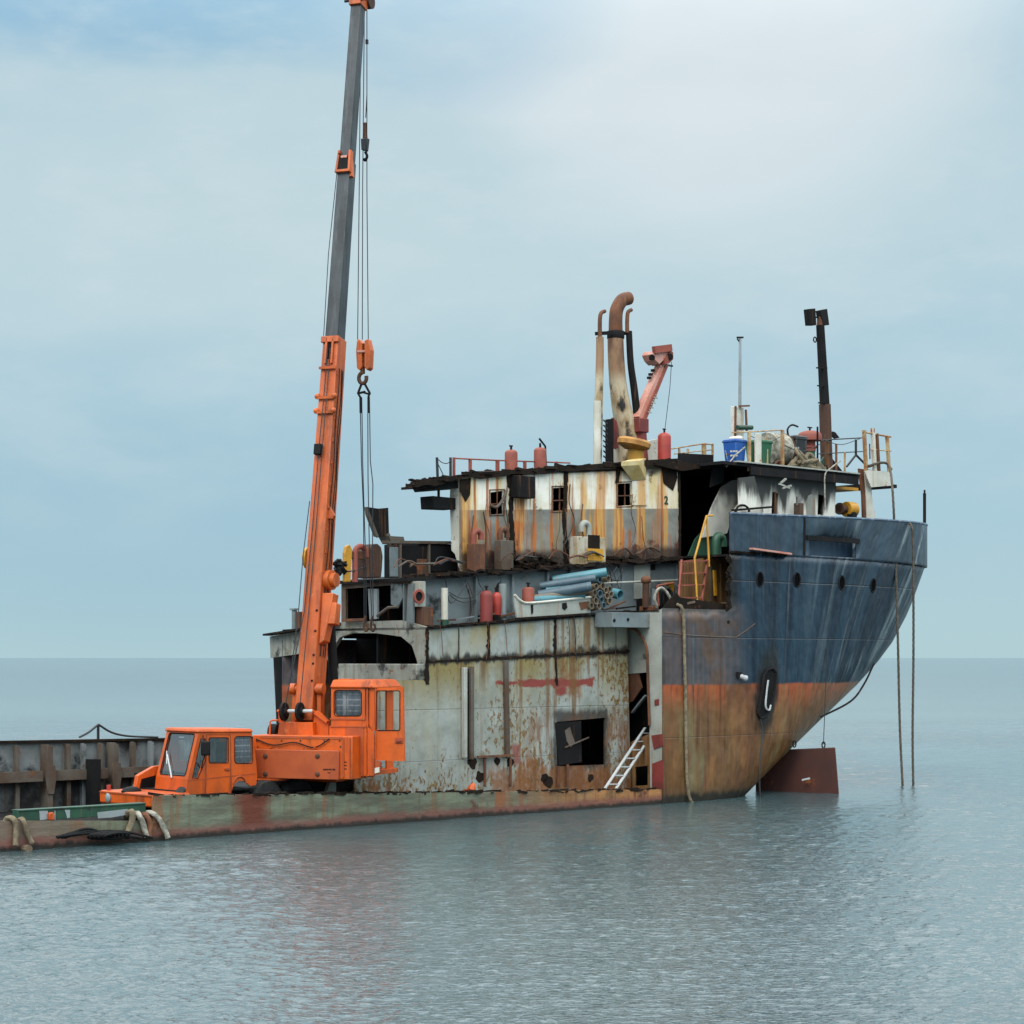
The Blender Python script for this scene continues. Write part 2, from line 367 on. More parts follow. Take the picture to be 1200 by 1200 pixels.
def strip_mat():
    s=Sh('gunwale_plate')
    n1=s.noise(6,6,.5,d=5,o=2); n2=s.noise(.6,.6,3.5,d=4,o=3); wp=s.noise(1.1,1.1,1.1,d=8,r=.68,o=4)
    c=s.mix(n2.ss(.35,.65),'#6a715e','#545245')
    c=s.mix(n1.ss(.50,.66)*.65,c,'#585038')
    c=s.mix(s.x.ss(3.0,.2),c,'#6a5a4d')
    rs=s.noise(1.3,1.3,.18,d=5,r=.65,o=6).ss(.50,.64); c=s.mix(rs*.85,c,'#7a4622')
    c=s.mix(s.box(5.9,6.7,-1,2,.22,wp),c,'#5d2a17')
    c=s.mix(s.x.ss(13.5,18.0)*(wp.ss(.25,.55)*.4+.6),c,'#9a6a3c'); c=s.mix(s.x.ss(14,19)*n1.ss(.46,.62)*.85,c,'#5a3019'); c=s.mix(s.x.ss(14,19)*s.noise(1.5,1.5,1.5,d=7,r=.66,o=9).ss(.5,.62)*.7,c,'#6b5335')
    c=s.mix(wp.ss(.60,.68)*.9,c,'#4d2717')
    c=s.mix((s.z+(wp-.5)*.2).ss(.32,.14)*.85,c,'#6b4038'); c=s.mix((s.z+(n1-.5)*.2).ss(.16,.05)*.95,c,'#131209')
    s.bump(s.noise(.9,.9,2.5,d=4,o=5)+wp*.4,.7,.06); return s.done(c,wp*.2+.5)
def wall_mat():
    s=Sh('cut_bulkhead_paint')
    wp=s.noise(1.2,1.2,1.2,d=8,r=.65,o=1); st=s.noise(3.5,3.5,.35,d=5,o=2); sp=s.noise(11,11,6,d=9,r=.72,o=3); big=s.noise(.55,.55,.55,d=3,o=8)
    c=s.mix(wp.ss(.4,.62),'#949a96','#81867f'); c=s.mix(s.noise(.8,.8,.2,d=3,o=9).ss(.4,.6)*.6,c,'#999683'); c=s.mix(s.noise(2.5,2.5,2,d=6,o=22).ss(.5,.7)*.3,c,'#77725f')
    # rust bleeding down from the scorched seam
    zs=s.z-(ZSA+(s.x-SSA)*ZSK); bl=zs.ss(-1.3,-.05)*zs.ss(.12,0.0); c=s.mix(bl*s.noise(.9,.9,.25,d=5,o=5).ss(.28,.52)*.95,c,'#7d6f3c')
    c=s.mix(bl*st.ss(.52,.72)*.9,c,'#5b4020')
    b2=s.z.ss(4.05,4.7); c=s.mix(b2*s.noise(1.1,1.1,.5,d=5,o=15).ss(.48,.68)*.8,c,'#8a7a3c')
    sn=s.noise(5,5,1.2,d=6,r=.65,o=21); c=s.mix((zs.ab()-(sn-.45)*.5).ss(.10,.0)*.93,c,'#15120f'); c=s.mix((zs-sn*.7+.18).ss(.05,-.1)*zs.ss(-.02,.02)*.85,c,'#1d1813')
    # scabs of rust, thicker near the bottom and by the opening
    lowm=s.z.ss(2.2,.5)*.10+s.x.ss(13.0,17.5)*.05
    scab=(sp+lowm+(big-.5)*.34-zs.ss(-.2,.1)*.05).ss(.605,.645); c=s.mix(scab*.95,c,s.mix(s.noise(16,d=3,o=4).ss(.4,.6),'#76602c','#58381c'))
    ob=(s.noise(.9,.9,.7,d=7,r=.66,o=6)+s.z.ss(1.9,.55)*.16+s.x.ss(13.2,16.8)*.06).ss(.63,.74); c=s.mix(ob*.8,c,'#7b4a22')
    # flaked primer showing red
    rw=s.noise(2.2,2.2,3,d=7,r=.62,o=7); red=(s.box(15.5,18.3,3.16,3.36,.03,rw,14)).mx(s.box(14.7,15.5,3.22,3.30,.025,rw,10)).mx(s.box(16.9,17.3,2.95,3.2,.06,rw,7)).mx(s.box(9.95,10.5,3.15,3.38,.06,wp)).mx(s.box(15.3,15.6,1.15,1.7,.08,wp)*.8)
    c=s.mix(red,c,'#7c342c')
    c=s.mix(s.noise(2.6,2.6,.14,d=6,r=.62,o=23).ss(.55,.66)*.8,c,'#67471f'); c=s.mix(s.noise(1.6,1.6,.3,d=6,o=12).ss(.66,.76)*s.z.ss(2.4,1.0)*.6,c,'#2a201a')
    ho=s.box(HX0-.12,HX1+.12,HZ0-.1,HZ1+.22,.10,s.noise(3,3,1.4,d=6,r=.65,o=25),5); c=s.mix(ho*.85,c,'#1c1712')
    br=s.box(HX0-1.0,HX1+1.0,.2,HZ1+.1,.35,s.noise(1.2,1.2,.8,d=6,r=.65,o=26),3); c=s.mix(br*s.noise(3,3,.6,d=7,r=.68,o=27).ss(.46,.60)*.8,c,'#6a401f')
    pl=(s.z-2.62).ab().ss(.016,.004).mx((s.z-1.35).ab().ss(.014,.004)*.7).mx((s.x-12.75).ab().ss(.014,.004)*.5).mx((s.x-15.4).ab().ss(.014,.004)*.5)
    c=s.mix(pl*.45,c,'#4b4a45')
    s.bump(s.noise(.9,d=3,o=13)*1.6+sp*.3-pl*.2,.7,.05); return s.done(c,scab*.2+.5)
def house_mat():
    s=Sh('deckhouse_paint')
    zz=s.z-(s.x-11)*.055                     # the painted band follows the sheer of the deck
    wp=s.noise(1.4,1.4,1.4,d=8,r=.68,o=1); st=s.noise(3.6,3.6,.16,d=5,r=.62,o=2); s2=s.noise(9,9,.35,d=5,o=3)
    wht=s.mix(wp.ss(.4,.65),'#e6e3d8','#d3ccb6'); wht=s.mix(s.noise(1.3,1.3,.25,d=4,o=4).ss(.46,.66)*.75,wht,'#cbb06a')
    gry=s.mix(wp.ss(.4,.6),'#83857f','#70716c'); gry=s.mix(s.noise(1.6,1.6,.2,d=4,o=5).ss(.44,.62)*.55,gry,'#8b7242')
    c=s.mix((zz-7.52).ss(-.015,.015),gry,wht)
    c=s.mix(s.noise(1.1,1.1,.12,d=5,r=.6,o=17).ss(.52,.62)*.8,c,s.mix(s2.ss(.4,.6),'#cf9840','#a8672a')); c=s.mix((st+(s.z.ss(7.6,7.4)*.05)).ss(.57,.64)*.92,c,s.mix(s2.ss(.4,.6),'#b4621f','#74401c'))
    c=s.mix(s2.ss(.62,.70)*.8,c,'#9a5220')
    c=s.mix((wp+(zz).ss(6.8,6.3)*.12).ss(.60,.68)*.95,c,'#55291a')
    c=s.mix((zz+(wp-.5)*.5).ss(8.45,8.62)*.85,c,'#2b241f'); c=s.mix((zz+(wp-.5)*.3).ss(6.52,6.30)*.85,c,'#2a1d17')
    s.bump(s.noise(.9,d=3,o=9)+wp*.4,.6,.05); return s.done(c,wp*.2+.45)
def aft_mat():
    s=Sh('scorched_white'); wp=s.noise(1.6,1.6,1.0,d=7,r=.6,o=1); st=s.noise(1.5,1.5,.25,d=4,o=2)
    c=s.mix(wp.ss(.4,.7),'#e0ded4','#c4c0b2'); c=s.mix(s.noise(6,6,.6,d=6,o=5).ss(.63,.72)*.8,c,'#8d5c33')
    so=(s.z+(st-.5)*2.4+(wp-.5)*.4).ss(8.35,8.85); c=s.mix(so*.95,c,'#191919')
    s.bump(wp,.3,.03); return s.done(c,.55)
def slope_mat():
    s=Sh('smoked_panel'); wp=s.noise(1.6,1.6,1.0,d=7,r=.6,o=1)
    so=(s.z+(wp-.5)*1.2).ss(8.1,8.7); c=s.mix(so*.96,s.mix(wp.ss(.4,.7),'#aaa89e','#8d8b83'),'#191919'); s.bump(wp,.3,.03); return s.done(c,.6)
def stack_mat():
    s=Sh('burnt_stack'); wp=s.noise(3,3,1.2,d=8,r=.68,o=1); b=s.noise(1.2,1.2,.6,d=5,o=3)
    c=s.mix(wp.ss(.42,.6),'#b3a48a','#8d7654'); so=(wp*.6+b*.6).ss(.60,.68); c=s.mix(so,c,'#1d1c1c'); c=s.mix(s.z.ss(11.7,12.2)*.85,c,s.mix(wp.ss(.4,.6),'#86603f','#6d4a35'))
    s.bump(wp,.4,.03); return s.done(c,.6)
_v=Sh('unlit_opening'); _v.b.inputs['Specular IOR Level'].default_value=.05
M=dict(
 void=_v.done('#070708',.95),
 hull=hull_mat(),strip=strip_mat(),wall=wall_mat(),house=house_mat(),aft=aft_mat(),slope=slope_mat(),stack=stack_mat(),
 soot=paint('sooty_steel','#1b1b1d','#121214',rust=.25,streak=.15,rough=.75,rc='#33211a'),
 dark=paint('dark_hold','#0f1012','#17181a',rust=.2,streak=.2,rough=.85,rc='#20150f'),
 scorch=paint('scorched_seam','#15130f','#241a14',rust=.4,streak=0,rough=.85,rc='#3a2217',sc=3),
 grey=paint('grey_steel','#8b9497','#78807f',rust=.28,streak=.3,rough=.55),
 dgrey=paint('deck_wall_grey','#717d80','#5c6668',rust=.22,streak=.35,soot=.25,rough=.6),
 pale=paint('pale_plate','#a2a69f','#8e9087',rust=.3,streak=.4,soot=.12,rough=.6),
 dirty=paint('grimy_pale_plate','#8d9089','#75766b',rust=.42,streak=.6,soot=.34,rough=.65,sc=1.4,stc='#6a5a34'),
 inner=paint('hold_frames','#767d7f','#5b605f',rust=.3,streak=.35,soot=.45,rough=.7,stc='#5e3f22'),
 inner_low=paint('hold_lower_plates','#54585a','#3d4041',rust=.35,streak=.5,soot=.6,rough=.75,stc='#46301d'),
 rustwall=paint('rust_wall','#7a5a34','#5d3b22',rust=.4,streak=.6,rough=.8,stc='#8d6a36'),
 rusty=paint('rusty_steel','#6a4128','#4d2e20',rust=.5,streak=.4,rough=.8,sc=2),
 brown=paint('brown_rust_plate','#4e3122','#38231b',rust=.45,streak=.5,rough=.8,stc='#7a5226'),
 ribs=paint('rusted_rib','#58524a','#48372a',rust=.42,streak=.3,rough=.8,sc=1.5),
 rud=paint('rudder_rust','#4a241b','#3a1d18',rust=.4,streak=.35,rough=.75,stc='#2d1a16',rc='#5a2a1c'),
 white=paint('white_paint','#cfcdc2','#b9b5a6',rust=.34,streak=.35,rough=.5,sc=1.5),
 cream=paint('stained_cream','#cdbb8c','#bfa56a',rust=.3,streak=.45,rough=.5,sc=2),
 railp=paint('rusty_cream_rail','#b9a27a','#8f6238',rust=.42,streak=.3,rough=.6,sc=3),
 rustbox=paint('rusty_white_box','#b5b0a0','#94815c',rust=.46,streak=.5,rough=.6,sc=2),
 yellow=paint('yellow_paint','#c58f22','#a9771c',rust=.28,streak=.2,rough=.5,sc=2),
 tan=paint('tan_dish','#bd8a45','#94632d',rust=.35,streak=.2,rough=.6,sc=2),
 green=paint('green_paint','#1d4a35','#173a2c',rust=.2,streak=.2,soot=.2,rough=.5,sc=2),
 red=paint('red_paint','#a5372c','#8c2c26',rust=.15,streak=.2,rough=.5,sc=2),
 brick=paint('brick_red_paint','#93493a','#7d3d31',rust=.35,streak=.3,rough=.65,sc=2),
 pink=paint('faded_red','#b8735f','#c29184',rust=.15,streak=.15,rough=.6,sc=2),
 dred=paint('deep_red','#7d2f2a','#622724',rust=.3,streak=.2,rough=.65,sc=2),
 dblue=paint('hull_blue','#2b4258','#3d566c',rust=.18,streak=.6,rough=.5,stc='#76889a'),
 black=paint('black_rubber','#101113','#1a1b1c',rust=0,streak=0,rough=.6),
 rope=paint('hemp_rope','#837660','#5f5543',rust=0,streak=0,rough=.9,sc=6,bump=.8),
 dkrope=paint('weathered_rope','#5a5146','#433c33',rust=0,streak=0,rough=.9,sc=6,bump=.8),
 wrope=paint('pale_rope','#aaa79a','#6f6c60',rust=0,streak=0,rough=.9,sc=8,bump=.8),
 wire=paint('steel_wire','#24262a','#1c1e21',rust=.15,streak=0,rough=.5,sc=4,rc='#2e2018'),
 alu=paint('aluminium','#b5b9b9','#a0a4a5',rust=0,streak=.1,rough=.4),
 timber=paint('weathered_timber','#7d6b57','#5c4c3e',rust=.1,streak=.4,rough=.85,sc=3,stc='#42362c'),
)
for _k in('soot','dark','scorch','black'): M[_k].node_tree.nodes['Principled BSDF'].inputs['Specular IOR Level'].default_value=.15
# ---------------------------------------------------------------- the ship
W=7.0; HB=W/2
ship=thing('cargo_ship','half scrapped cargo ship with burnt white deckhouse and blue rusty stern, cut open amidships','ship',(0,0,0))
def sx(px,w=0.0,py=771): return S(px,py,w).x
S_CUT=sx(776); S_ST=sx(855); S_F=S(500,735,1.15).x
# stern plan at each height, solved from the profile of the counter
def nw(s,s0,a,p):
    t=min(1,max(0,(s-s0)/a)); return HB-HB*(1-t**p)**(1/p)
def solve(px,py,a,p):
    lo,hi=8.,40.
    def best(s0):
        b=(-1e9,None)
        for i in range(400):
            t=i/399; s=s0+a*t; q=V3(s,nw(s,s0,a,p),4); x=proj(q)[0]
            if x>b[0]: b=(x,q)
        return b
    for _ in range(40):
        m=(lo+hi)/2
        if best(m)[0]<px: lo=m
        else: hi=m
    q=best(lo)[1]; d=DEP(q); return H-(py-771)/F*d, lo
LV=[]
for px,py,a,p in ((868,936,5.0,4.0),(915,888,5.6,3.4),(962,842,6.4,3.0),(1003,803,7.2,2.7),(1040,762,8.0,2.5),(1065,715,8.4,2.4),(1086,657,8.6,2.35)):
    z,s0=solve(px,py,a,p); LV.append((z,s0,a,p))
LV.sort(); print('LV',LV)
LV=[(-1.5,LV[0][1]-1.6,4.6,4.0)]+LV
def lev(z):
    if z<=LV[0][0]: return LV[0][1:]
    for i in range(len(LV)-1):
        if z<=LV[i+1][0]:
            t=(z-LV[i][0])/(LV[i+1][0]-LV[i][0]); return tuple(LV[i][k]+(LV[i+1][k]-LV[i][k])*t for k in(1,2,3))
    return LV[-1][1:]
def HP(s,z,side=0):                           # hull skin point
    s0,a,p=lev(z); w_=nw(s,s0,a,p); return V3(min(s,s0+a),w_ if not side else W-w_,z)
Z_ST=5.23; Z_TOP=LV[-1][0]-.02; Z_TOP0=6.82
zs=[-1.5,-.7,0,.35,.8,1.3,1.9,2.5,3.1,3.3,3.8,4.4,4.9,Z_ST,5.7,6.2,6.6,6.82]
SM=19.8
def row(z,s_from):
    s0,a,p=lev(z); e=s0+a; pts=[]
    sm=min(SM,e-2)
    near=[S_CUT+(sm-S_CUT)*i/4 for i in range(4)]+[sm+(e-sm)*math.sin(math.pi/2*i/36) for i in range(37)]
    near=[HP(s,z) for s in near]; far=[V3(q.x,W-q.y,q.z) for q in reversed(near[:-1])]
    return near+far+[V3(S_F,W,z)]
def hull_part(rows, keep):
    m=len(rows[0]); vs=[p for r in rows for p in r]; fs=[]
    for i in range(len(rows)-1):
        for j in range(m-1):
            q=(rows[i][j]+rows[i+1][j+1])/2
            if keep(q): fs.append((i*m+j,i*m+j+1,(i+1)*m+j+1,(i+1)*m+j))
    mb=MB(); mb.add(vs,fs); return mb
rows=[row(z,0) for z in zs]
# put a column exactly at the step by snapping
for r in rows:
    if r[0].z>Z_ST-.01:
        k=min(range(len(r)//2),key=lambda i:abs(r[i].x-S_ST)); r[k]=HP(S_ST,r[k].z)
hb=hull_part(rows,lambda q: not(q.z>Z_ST and q.y<3 and q.x<S_ST-.02) and not (q.y>6 and q.x<S_CUT and q.z>4.4))
hb.build('hull',M['hull'],ship,solid=.03)
hull=ship.children[0]
def upper(s): return 7.90+(s-S_ST)*.022
# bulwark round the stern
s0t,at_,pt=lev(9); se=s0t+at_
O1=sx(947); 
def solve_s(px,z):
    lo,hi=20.,se-1.3
    for _ in range(40):
        m=(lo+hi)/2
        if proj(HP(m,z))[0]<px: lo=m
        else: hi=m
    return lo
O1=solve_s(947,7.3); O2=solve_s(1003,7.3); OS=solve_s(942,7.3)
ss_=sorted(set([S_ST+ (se-S_ST)*math.sin(math.pi/2*i/34) for i in range(35)]+[O1,O2]))
ss_=[s for s in ss_ if not any(abs(s-o)<.12 and s!=o for o in(O1,O2))]
def brow(zf):
    near=[HP(s,9) for s in ss_]; near=[V3(q.x,q.y,zf(q.x)) for q in near]
    return near+[V3(q.x,W-q.y,q.z) for q in reversed(near[:-1])]
zz=[lambda s:6.80,lambda s:6.86,lambda s:7.34,lambda s:upper(s)-.05,lambda s:upper(s)]
br=[brow(f) for f in zz]
bw=hull_part(br,lambda q: not(O1<q.x<O2 and q.y<HB and 6.86<q.z<7.34)).build('bulwark',M['hull'],ship,solid=.04)
mb=MB(); mb.tube([V3(q.x,q.y,q.z) for q in br[-1]],.045,6); mb.build('rail_cap',M['dblue'],bw)
mb=MB()
a=HP(O1,9);b=HP(O2,9); mb.bar(V3(a.x-.1,a.y-.02,7.36),V3(b.x+.1,b.y-.02,7.36),.10,.14); mb.bar(V3(a.x,a.y+.1,6.84),V3(b.x,b.y+.1,6.84),.16,.06)
mb.build('fairlead_roller',M['soot'],bw)
mb=MB(); mb.hexa([V3(a.x-.3,a.y+.35,6.8),V3(b.x+.3,b.y+.35,6.8),V3(b.x+.3,b.y+.4,6.8),V3(a.x-.3,a.y+.4,6.8),V3(a.x-.3,a.y+.35,7.6),V3(b.x+.3,b.y+.35,7.6),V3(b.x+.3,b.y+.4,7.6),V3(a.x-.3,a.y+.4,7.6)]); mb.build('inner_plate',M['dblue'],bw)
q=HP(OS,9); mb=MB(); mb.box((q.x-.05,q.y-.025,6.84),(q.x+.05,q.y+.02,upper(q.x)+.02)); mb.build('expansion_gap',M['dark'],bw)
# deck inside the stern and lower aft deck
def deckpoly(z,s_from,inset=.06):
    s0,a,p=lev(z); e=s0+a-.1; L_=[s_from+(e-s_from)*math.sin(math.pi/2*i/20) for i in range(21)]
    near=[HP(s,z)+V3(0,inset,0) for s in L_]; return near+[V3(q.x,W-q.y,z) for q in reversed(near[:-1])]
mb=MB(); mb.prism(deckpoly(6.72,S_ST+.02),(0,0,.06)); mb.build('poop_deck',M['soot'],ship)
mb=MB(); mb.prism([(S_CUT,.1,5.12),(S_ST+.05,.1,5.12),(S_ST+.05,W-.1,5.12),(S_CUT,W-.1,5.12)],(0,0,.06)); mb.build('side_deck',M['soot'],ship)
# portholes
for px,py in ((890,679),(933.5,679.5),(985.7,683),(1022.5,686)):
    lo,hi=20.,se-.8
    for _ in range(40):
        m=(lo+hi)/2
        if proj(HP(m,6.05))[0]<px: lo=m
        else: hi=m
    c=HP(lo,6.1); d=DEP(c); c=HP(lo,H-(py-771)/F*d)
    t=(HP(lo+.05,c.z)-HP(lo-.05,c.z)).normalized(); up=(HP(lo,c.z+.1)-HP(lo,c.z-.1)).normalized(); n=t.cross(up).normalized()
    if n.y>0: n=-n
    k=[c+t*(.145*math.cos(2*math.pi*i/20))+up*(.205*math.sin(2*math.pi*i/20)) for i in range(20)]
    mb=MB(); mb.tube([p+n*.02 for p in k],.022,6,closed=True); pr=mb.build('porthole',M['soot'],ship)
    mb=MB(); mb.prism([p+n*.022 for p in k],-n*.03); mb.build('pane',M['void'],pr)
# lower side plate (what is left of the outer skin)
mb=MB()
o=[S(-60,962,0),S(180,962,0),S(182,932,0),S(330,931,0),S(500,929,0),S(640,927,0),S(775.5,925,0)]
for i in range(len(o)): o[i].y=0
pts=o+[V3(o[-1].x,0,-1.5),V3(o[0].x,0,-1.5)]
mb.prism(pts,(0,.10,0)); mb.build('gunwale_plate',M['strip'],ship,smooth=False)
# ragged burnt cutting edge along it
random.seed(3); mb=MB()
for i in range(150):
    s=o[2].x+(o[-1].x-o[2].x)*random.random(); t=(s-o[2].x)/(o[-1].x-o[2].x); z=o[2].z+(o[-1].z-o[2].z)*t
    mb.boxc(V3(s,random.uniform(-.01,.1),z+random.uniform(-.035,.02)),(random.uniform(.06,.35),random.uniform(.03,.08),random.uniform(.02,.06)),(0,random.uniform(-.2,.2),random.uniform(-.4,.4)))
mb.build('cut_edge',M['scorch'],ship)
# hold floor
mb=MB(); mb.box((-3,.12,-.05),(S_CUT,W-.05,.22)); mb.build('hold_floor',M['dark'],ship)
# far side of the hold with frames
fb_=thing  # (part names below)
a0=S(-80,864,W); a1=SS(322,862,S_F); zt=1.96
zt2=zt-.20
mb=MB(); mb.hexa([(-3.5,W,-1.2),(S_F+.2,W,-1.2),(S_F+.2,W+.1,-1.2),(-3.5,W+.1,-1.2),(-3.5,W,zt),(S_F+.2,W,zt2),(S_F+.2,W+.1,zt2),(-3.5,W+.1,zt)]); far=mb.build('far_bulwark',M['inner'],ship)
mb=MB(); mb.box((-3.5,W-.05,-.2),(S_F+.2,W-.003,1.0)); mb.build('lower_plate',M['inner_low'],far)
mb=MB(); mb.hexa([(-3.5,W-.1,zt),(S_F+.2,W-.1,zt2),(S_F+.2,W+.16,zt2),(-3.5,W+.16,zt),(-3.5,W-.1,zt+.05),(S_F+.2,W-.1,zt2+.05),(S_F+.2,W+.16,zt2+.05),(-3.5,W+.16,zt+.05)]); mb.build('top_rail',M['scorch'],far)
for k,(p0,p1) in enumerate(((-80,48),(62,124),(140,330))):
    mb=MB(); mb.box((sx(p0,W-.3),W-.35,1.0),(sx(p1,W-.3),W-.02,1.15)); mb.box((sx(p0,W-.3),W-.40,.93),(sx(p1,W-.3),W-.33,1.18)); mb.build('stringer',M['ribs'],far)
for px in (-30,19,79,97,117,155,176,205,235,265,295):
    s=sx(px,W-.15); mb=MB(); mb.box((s-.025,W-.2,-.2),(s+.025,W-.051,zt-.16)); mb.box((s-.055,W-.22,-.2),(s+.055,W-.199,zt-.18)); mb.build('rib',M['inner' if px in(97,176,235) else 'ribs'],far)
for px in (55,132,215,290):
    s=sx(px,W-.3); mb=MB(); mb.box((s-.04,W-.42,-.2),(s+.04,W-.053,zt-.16)); mb.box((s-.07,W-.46,-.2),(s+.07,W-.418,zt-.2))
    mb.prism([(s-.11,W-.465,1.3),(s+.11,W-.465,1.3),(s+.14,W-.465,1.0),(s+.08,W-.465,.62),(s-.08,W-.465,.62),(s-.14,W-.465,1.0)],(0,-.03,0)); mb.build('web_frame',M['ribs'],far)
mb=MB(); mb.box((sx(99,W-.3),W-.62,.3),(sx(110,W-.3),W-.35,1.42)); mb.build('hatch_frame',M['black'],far)
# ---- amidships bulkhead facing us
WW=1.15
def PW(l,w): return [S(x,y,w) for x,y in l]
outer=PW([(415,940),(415,797),(500,797),(500,735),(560,731),(640,726),(716,720),(716,735),(735,735),(738,870),(740,935)],WW)
hole=PW([(652,846),(709,841),(709,896),(653,898)],WW)
mb=MB(); mb.prism(outer,(0,.05,0),[hole]); wl=mb.build('bulkhead',M['wall'],ship,smooth=False)
mb=MB(); mb.prism(PW([(651,847),(681,845),(682,893),(655,897)],WW-.02),(0,.03,.0)); mb.build('hanging_plate',M['soot'],wl)
mb=MB(); mb.prism(PW([(662,856),(668,852),(671,862),(674,870),(669,876),(664,868)],WW-.03),(0,.008,0)); mb.bar(S(662,876,WW-.04),S(690,864,WW-.1),.03); mb.build('torn_flap',M['ribs'],wl)
def seam(pts,half,name='burnt_seam'):
    random.seed(hash(str(pts))%99 if False else int(pts[0][0]+pts[-1][1])); up=[];dn=[]
    L=[V3(x,y,0) for x,y in pts]; n=0
    tot=sum((L[i+1]-L[i]).length for i in range(len(L)-1)); st=[]
    for i in range(len(L)-1):
        k=max(1,int((L[i+1]-L[i]).length/3))
        st+=[L[i].lerp(L[i+1],j/k) for j in range(k)]
    st.append(L[-1]); vert=abs(L[-1].y-L[0].y)>abs(L[-1].x-L[0].x)
    for q in st:
        a_=half*random.uniform(.5,1.3)+(random.random()<.12)*half; b_=half*random.uniform(.6,1.2)
        if vert: up.append((q.x-a_,q.y)); dn.append((q.x+b_,q.y))
        else: up.append((q.x,q.y-a_*1.2)); dn.append((q.x,q.y+b_))
    mb=MB(); mb.prism(PW(up+dn[::-1],WW-.018),(0,.017,0)); mb.build(name,M['scorch'],wl,smooth=False)
seam([(499,776),(560,773),(640,769),(738,764)],1.3); seam([(501,736),(501,802)],2.0); seam([(573,732),(573,772)],1.6); seam([(651,725),(651,768)],1.3); seam([(651.5,770),(653,803)],1.1)
seam([(538,737),(538,776)],.4)
# vertical pipes and stiffeners
def vbar(px,y0,y1,wpx,w,mat,name,par,d=.08,px2=None):
    a=S(px,y1,w);b=S(px if px2 is None else px2,y0,w); b.x=b.x; k=wpx/PXM(a); mb=MB(); mb.hexa([a+V3(-k/2,0,0),a+V3(k/2,0,0),a+V3(k/2,d,0),a+V3(-k/2,d,0),b+V3(-k/2,0,0),b+V3(k/2,0,0),b+V3(k/2,d,0),b+V3(-k/2,d,0)]); return mb.build(name,mat,par,bevel=.008)
vbar(546,782,888,5,1.02,M['pale'],'stiffener',wl,.11); vbar(554,781,890,5,1.02,M['ribs'],'stiffener',wl,.11); vbar(550,784,889,3.5,1.11,M['dark'],'stiffener_gap',wl,.03)
vbar(596,774,886,6,1.05,M['ribs'],'stiffener',wl,.09,px2=594)
mb=MB(); mb.bar(S(560,887,1.07),S(602,885,1.07),.08,.05); mb.build('ledge',M['rusty'],wl)
for px,y0,y1 in ((569,888,922),(599,888,922),(655,898,922),(666,896,921)): vbar(px,y0,y1,3.0,1.06,M['rusty'],'stiffener_foot',wl,.05)
for px,py,r in ((583,892,5),(598,893,6),(554,893,8),(643,916,8),(638,912,6),(692,911,5),(562,910,7)):
    c=S(px,py,WW-.012); k=r/PXM(c); random.seed(px); pts=[c+V3(k*random.uniform(.6,1.2)*math.cos(t),0,k*random.uniform(.6,1.2)*math.sin(t)) for t in [2*math.pi*i/11 for i in range(11)]]
    mb=MB(); mb.prism(pts,(0,.01,0)); mb.build('burn_hole',M['scorch'],wl,smooth=False)
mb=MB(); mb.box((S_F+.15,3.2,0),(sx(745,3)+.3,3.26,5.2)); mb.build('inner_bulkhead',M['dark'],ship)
# transverse frame at the cut (faces forward)
def PS(l,s): return [SS(x,y,s) for x,y in l]
mb=MB(); mb.prism(PS([(776,713),(776,800),(776,868),(776,926),(762,926),(761,840),(757,765),(750,742),(738,734),(738,718),(770,716)],S_CUT),(.06,0,0)); fr=mb.build('cut_frame',M['pale'],ship,smooth=False)
mb=MB(); mb.prism(PS([(733,734),(748,741),(757,756),(758,788),(733,790)],S_CUT+.12),(.05,0,0)); mb.build('frame_web',M['pale'],fr,smooth=False)
mb=MB(); mb.prism(PS([(733,790),(748,790),(752,806),(741,822),(733,824)],S_CUT+.14),(.05,0,0)); mb.build('torn_web',M['rusty'],fr,smooth=False)
mb=MB(); mb.prism(PS([(733,872),(765,858),(765,928),(733,928)],S_CUT+.10),(.05,0,0),[PS([(744,899),(759,897),(759,920),(744,921)],S_CUT+.10)]); mb.build('lower_web',M['rustwall'],fr,smooth=False)
mb=MB(); mb.bar(SS(741,835,S_CUT+.2),SS(757,815,S_CUT+.2),.09,.05); mb.build('bracket',M['dgrey'],fr)
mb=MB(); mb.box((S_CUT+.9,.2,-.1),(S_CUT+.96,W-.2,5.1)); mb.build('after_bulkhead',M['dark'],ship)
p=[(716,735),(737,736),(746,739),(753,748),(758,762),(759,790),(761,850)]
mb=MB(); mb.tube(smoothpath([SS(x,y,S_CUT-.05) for x,y in p]),.035,8); mb.build('bent_pipe',M['rusty'],fr)
mb=MB(); mb.box((S(716,726,.5).x,.45,S(716,735,.5).z),(S_CUT+.02,1.1,S(745,718,.5).z)); mb.build('deck_edge_beam',M['dgrey'],ship,bevel=.01)
for px,py in((720,727),(736,726)):
    c=S(px,py,.44); mb=MB(); mb.ball(c,.05,8,(1,.5,1)); mb.build('bolt',M['dark'],fr)
mb=MB(); mb.prism(PS([(763,862),(776,860),(777,874),(766,878)],S_CUT-.03),(.02,0,0)); mb.build('primer_patch',M['dred'],fr,smooth=False); mb=MB(); mb.prism(PS([(764,895),(777,890),(777,924),(764,924)],S_CUT-.03),(.02,0,0)); mb.build('primer_patch',M['dred'],fr,smooth=False); mb=MB(); mb.prism(PS([(767,820),(772,819),(772,826),(767,827)],S_CUT-.02),(.01,0,0)); mb.build('primer_patch',M['dred'],fr,smooth=False)
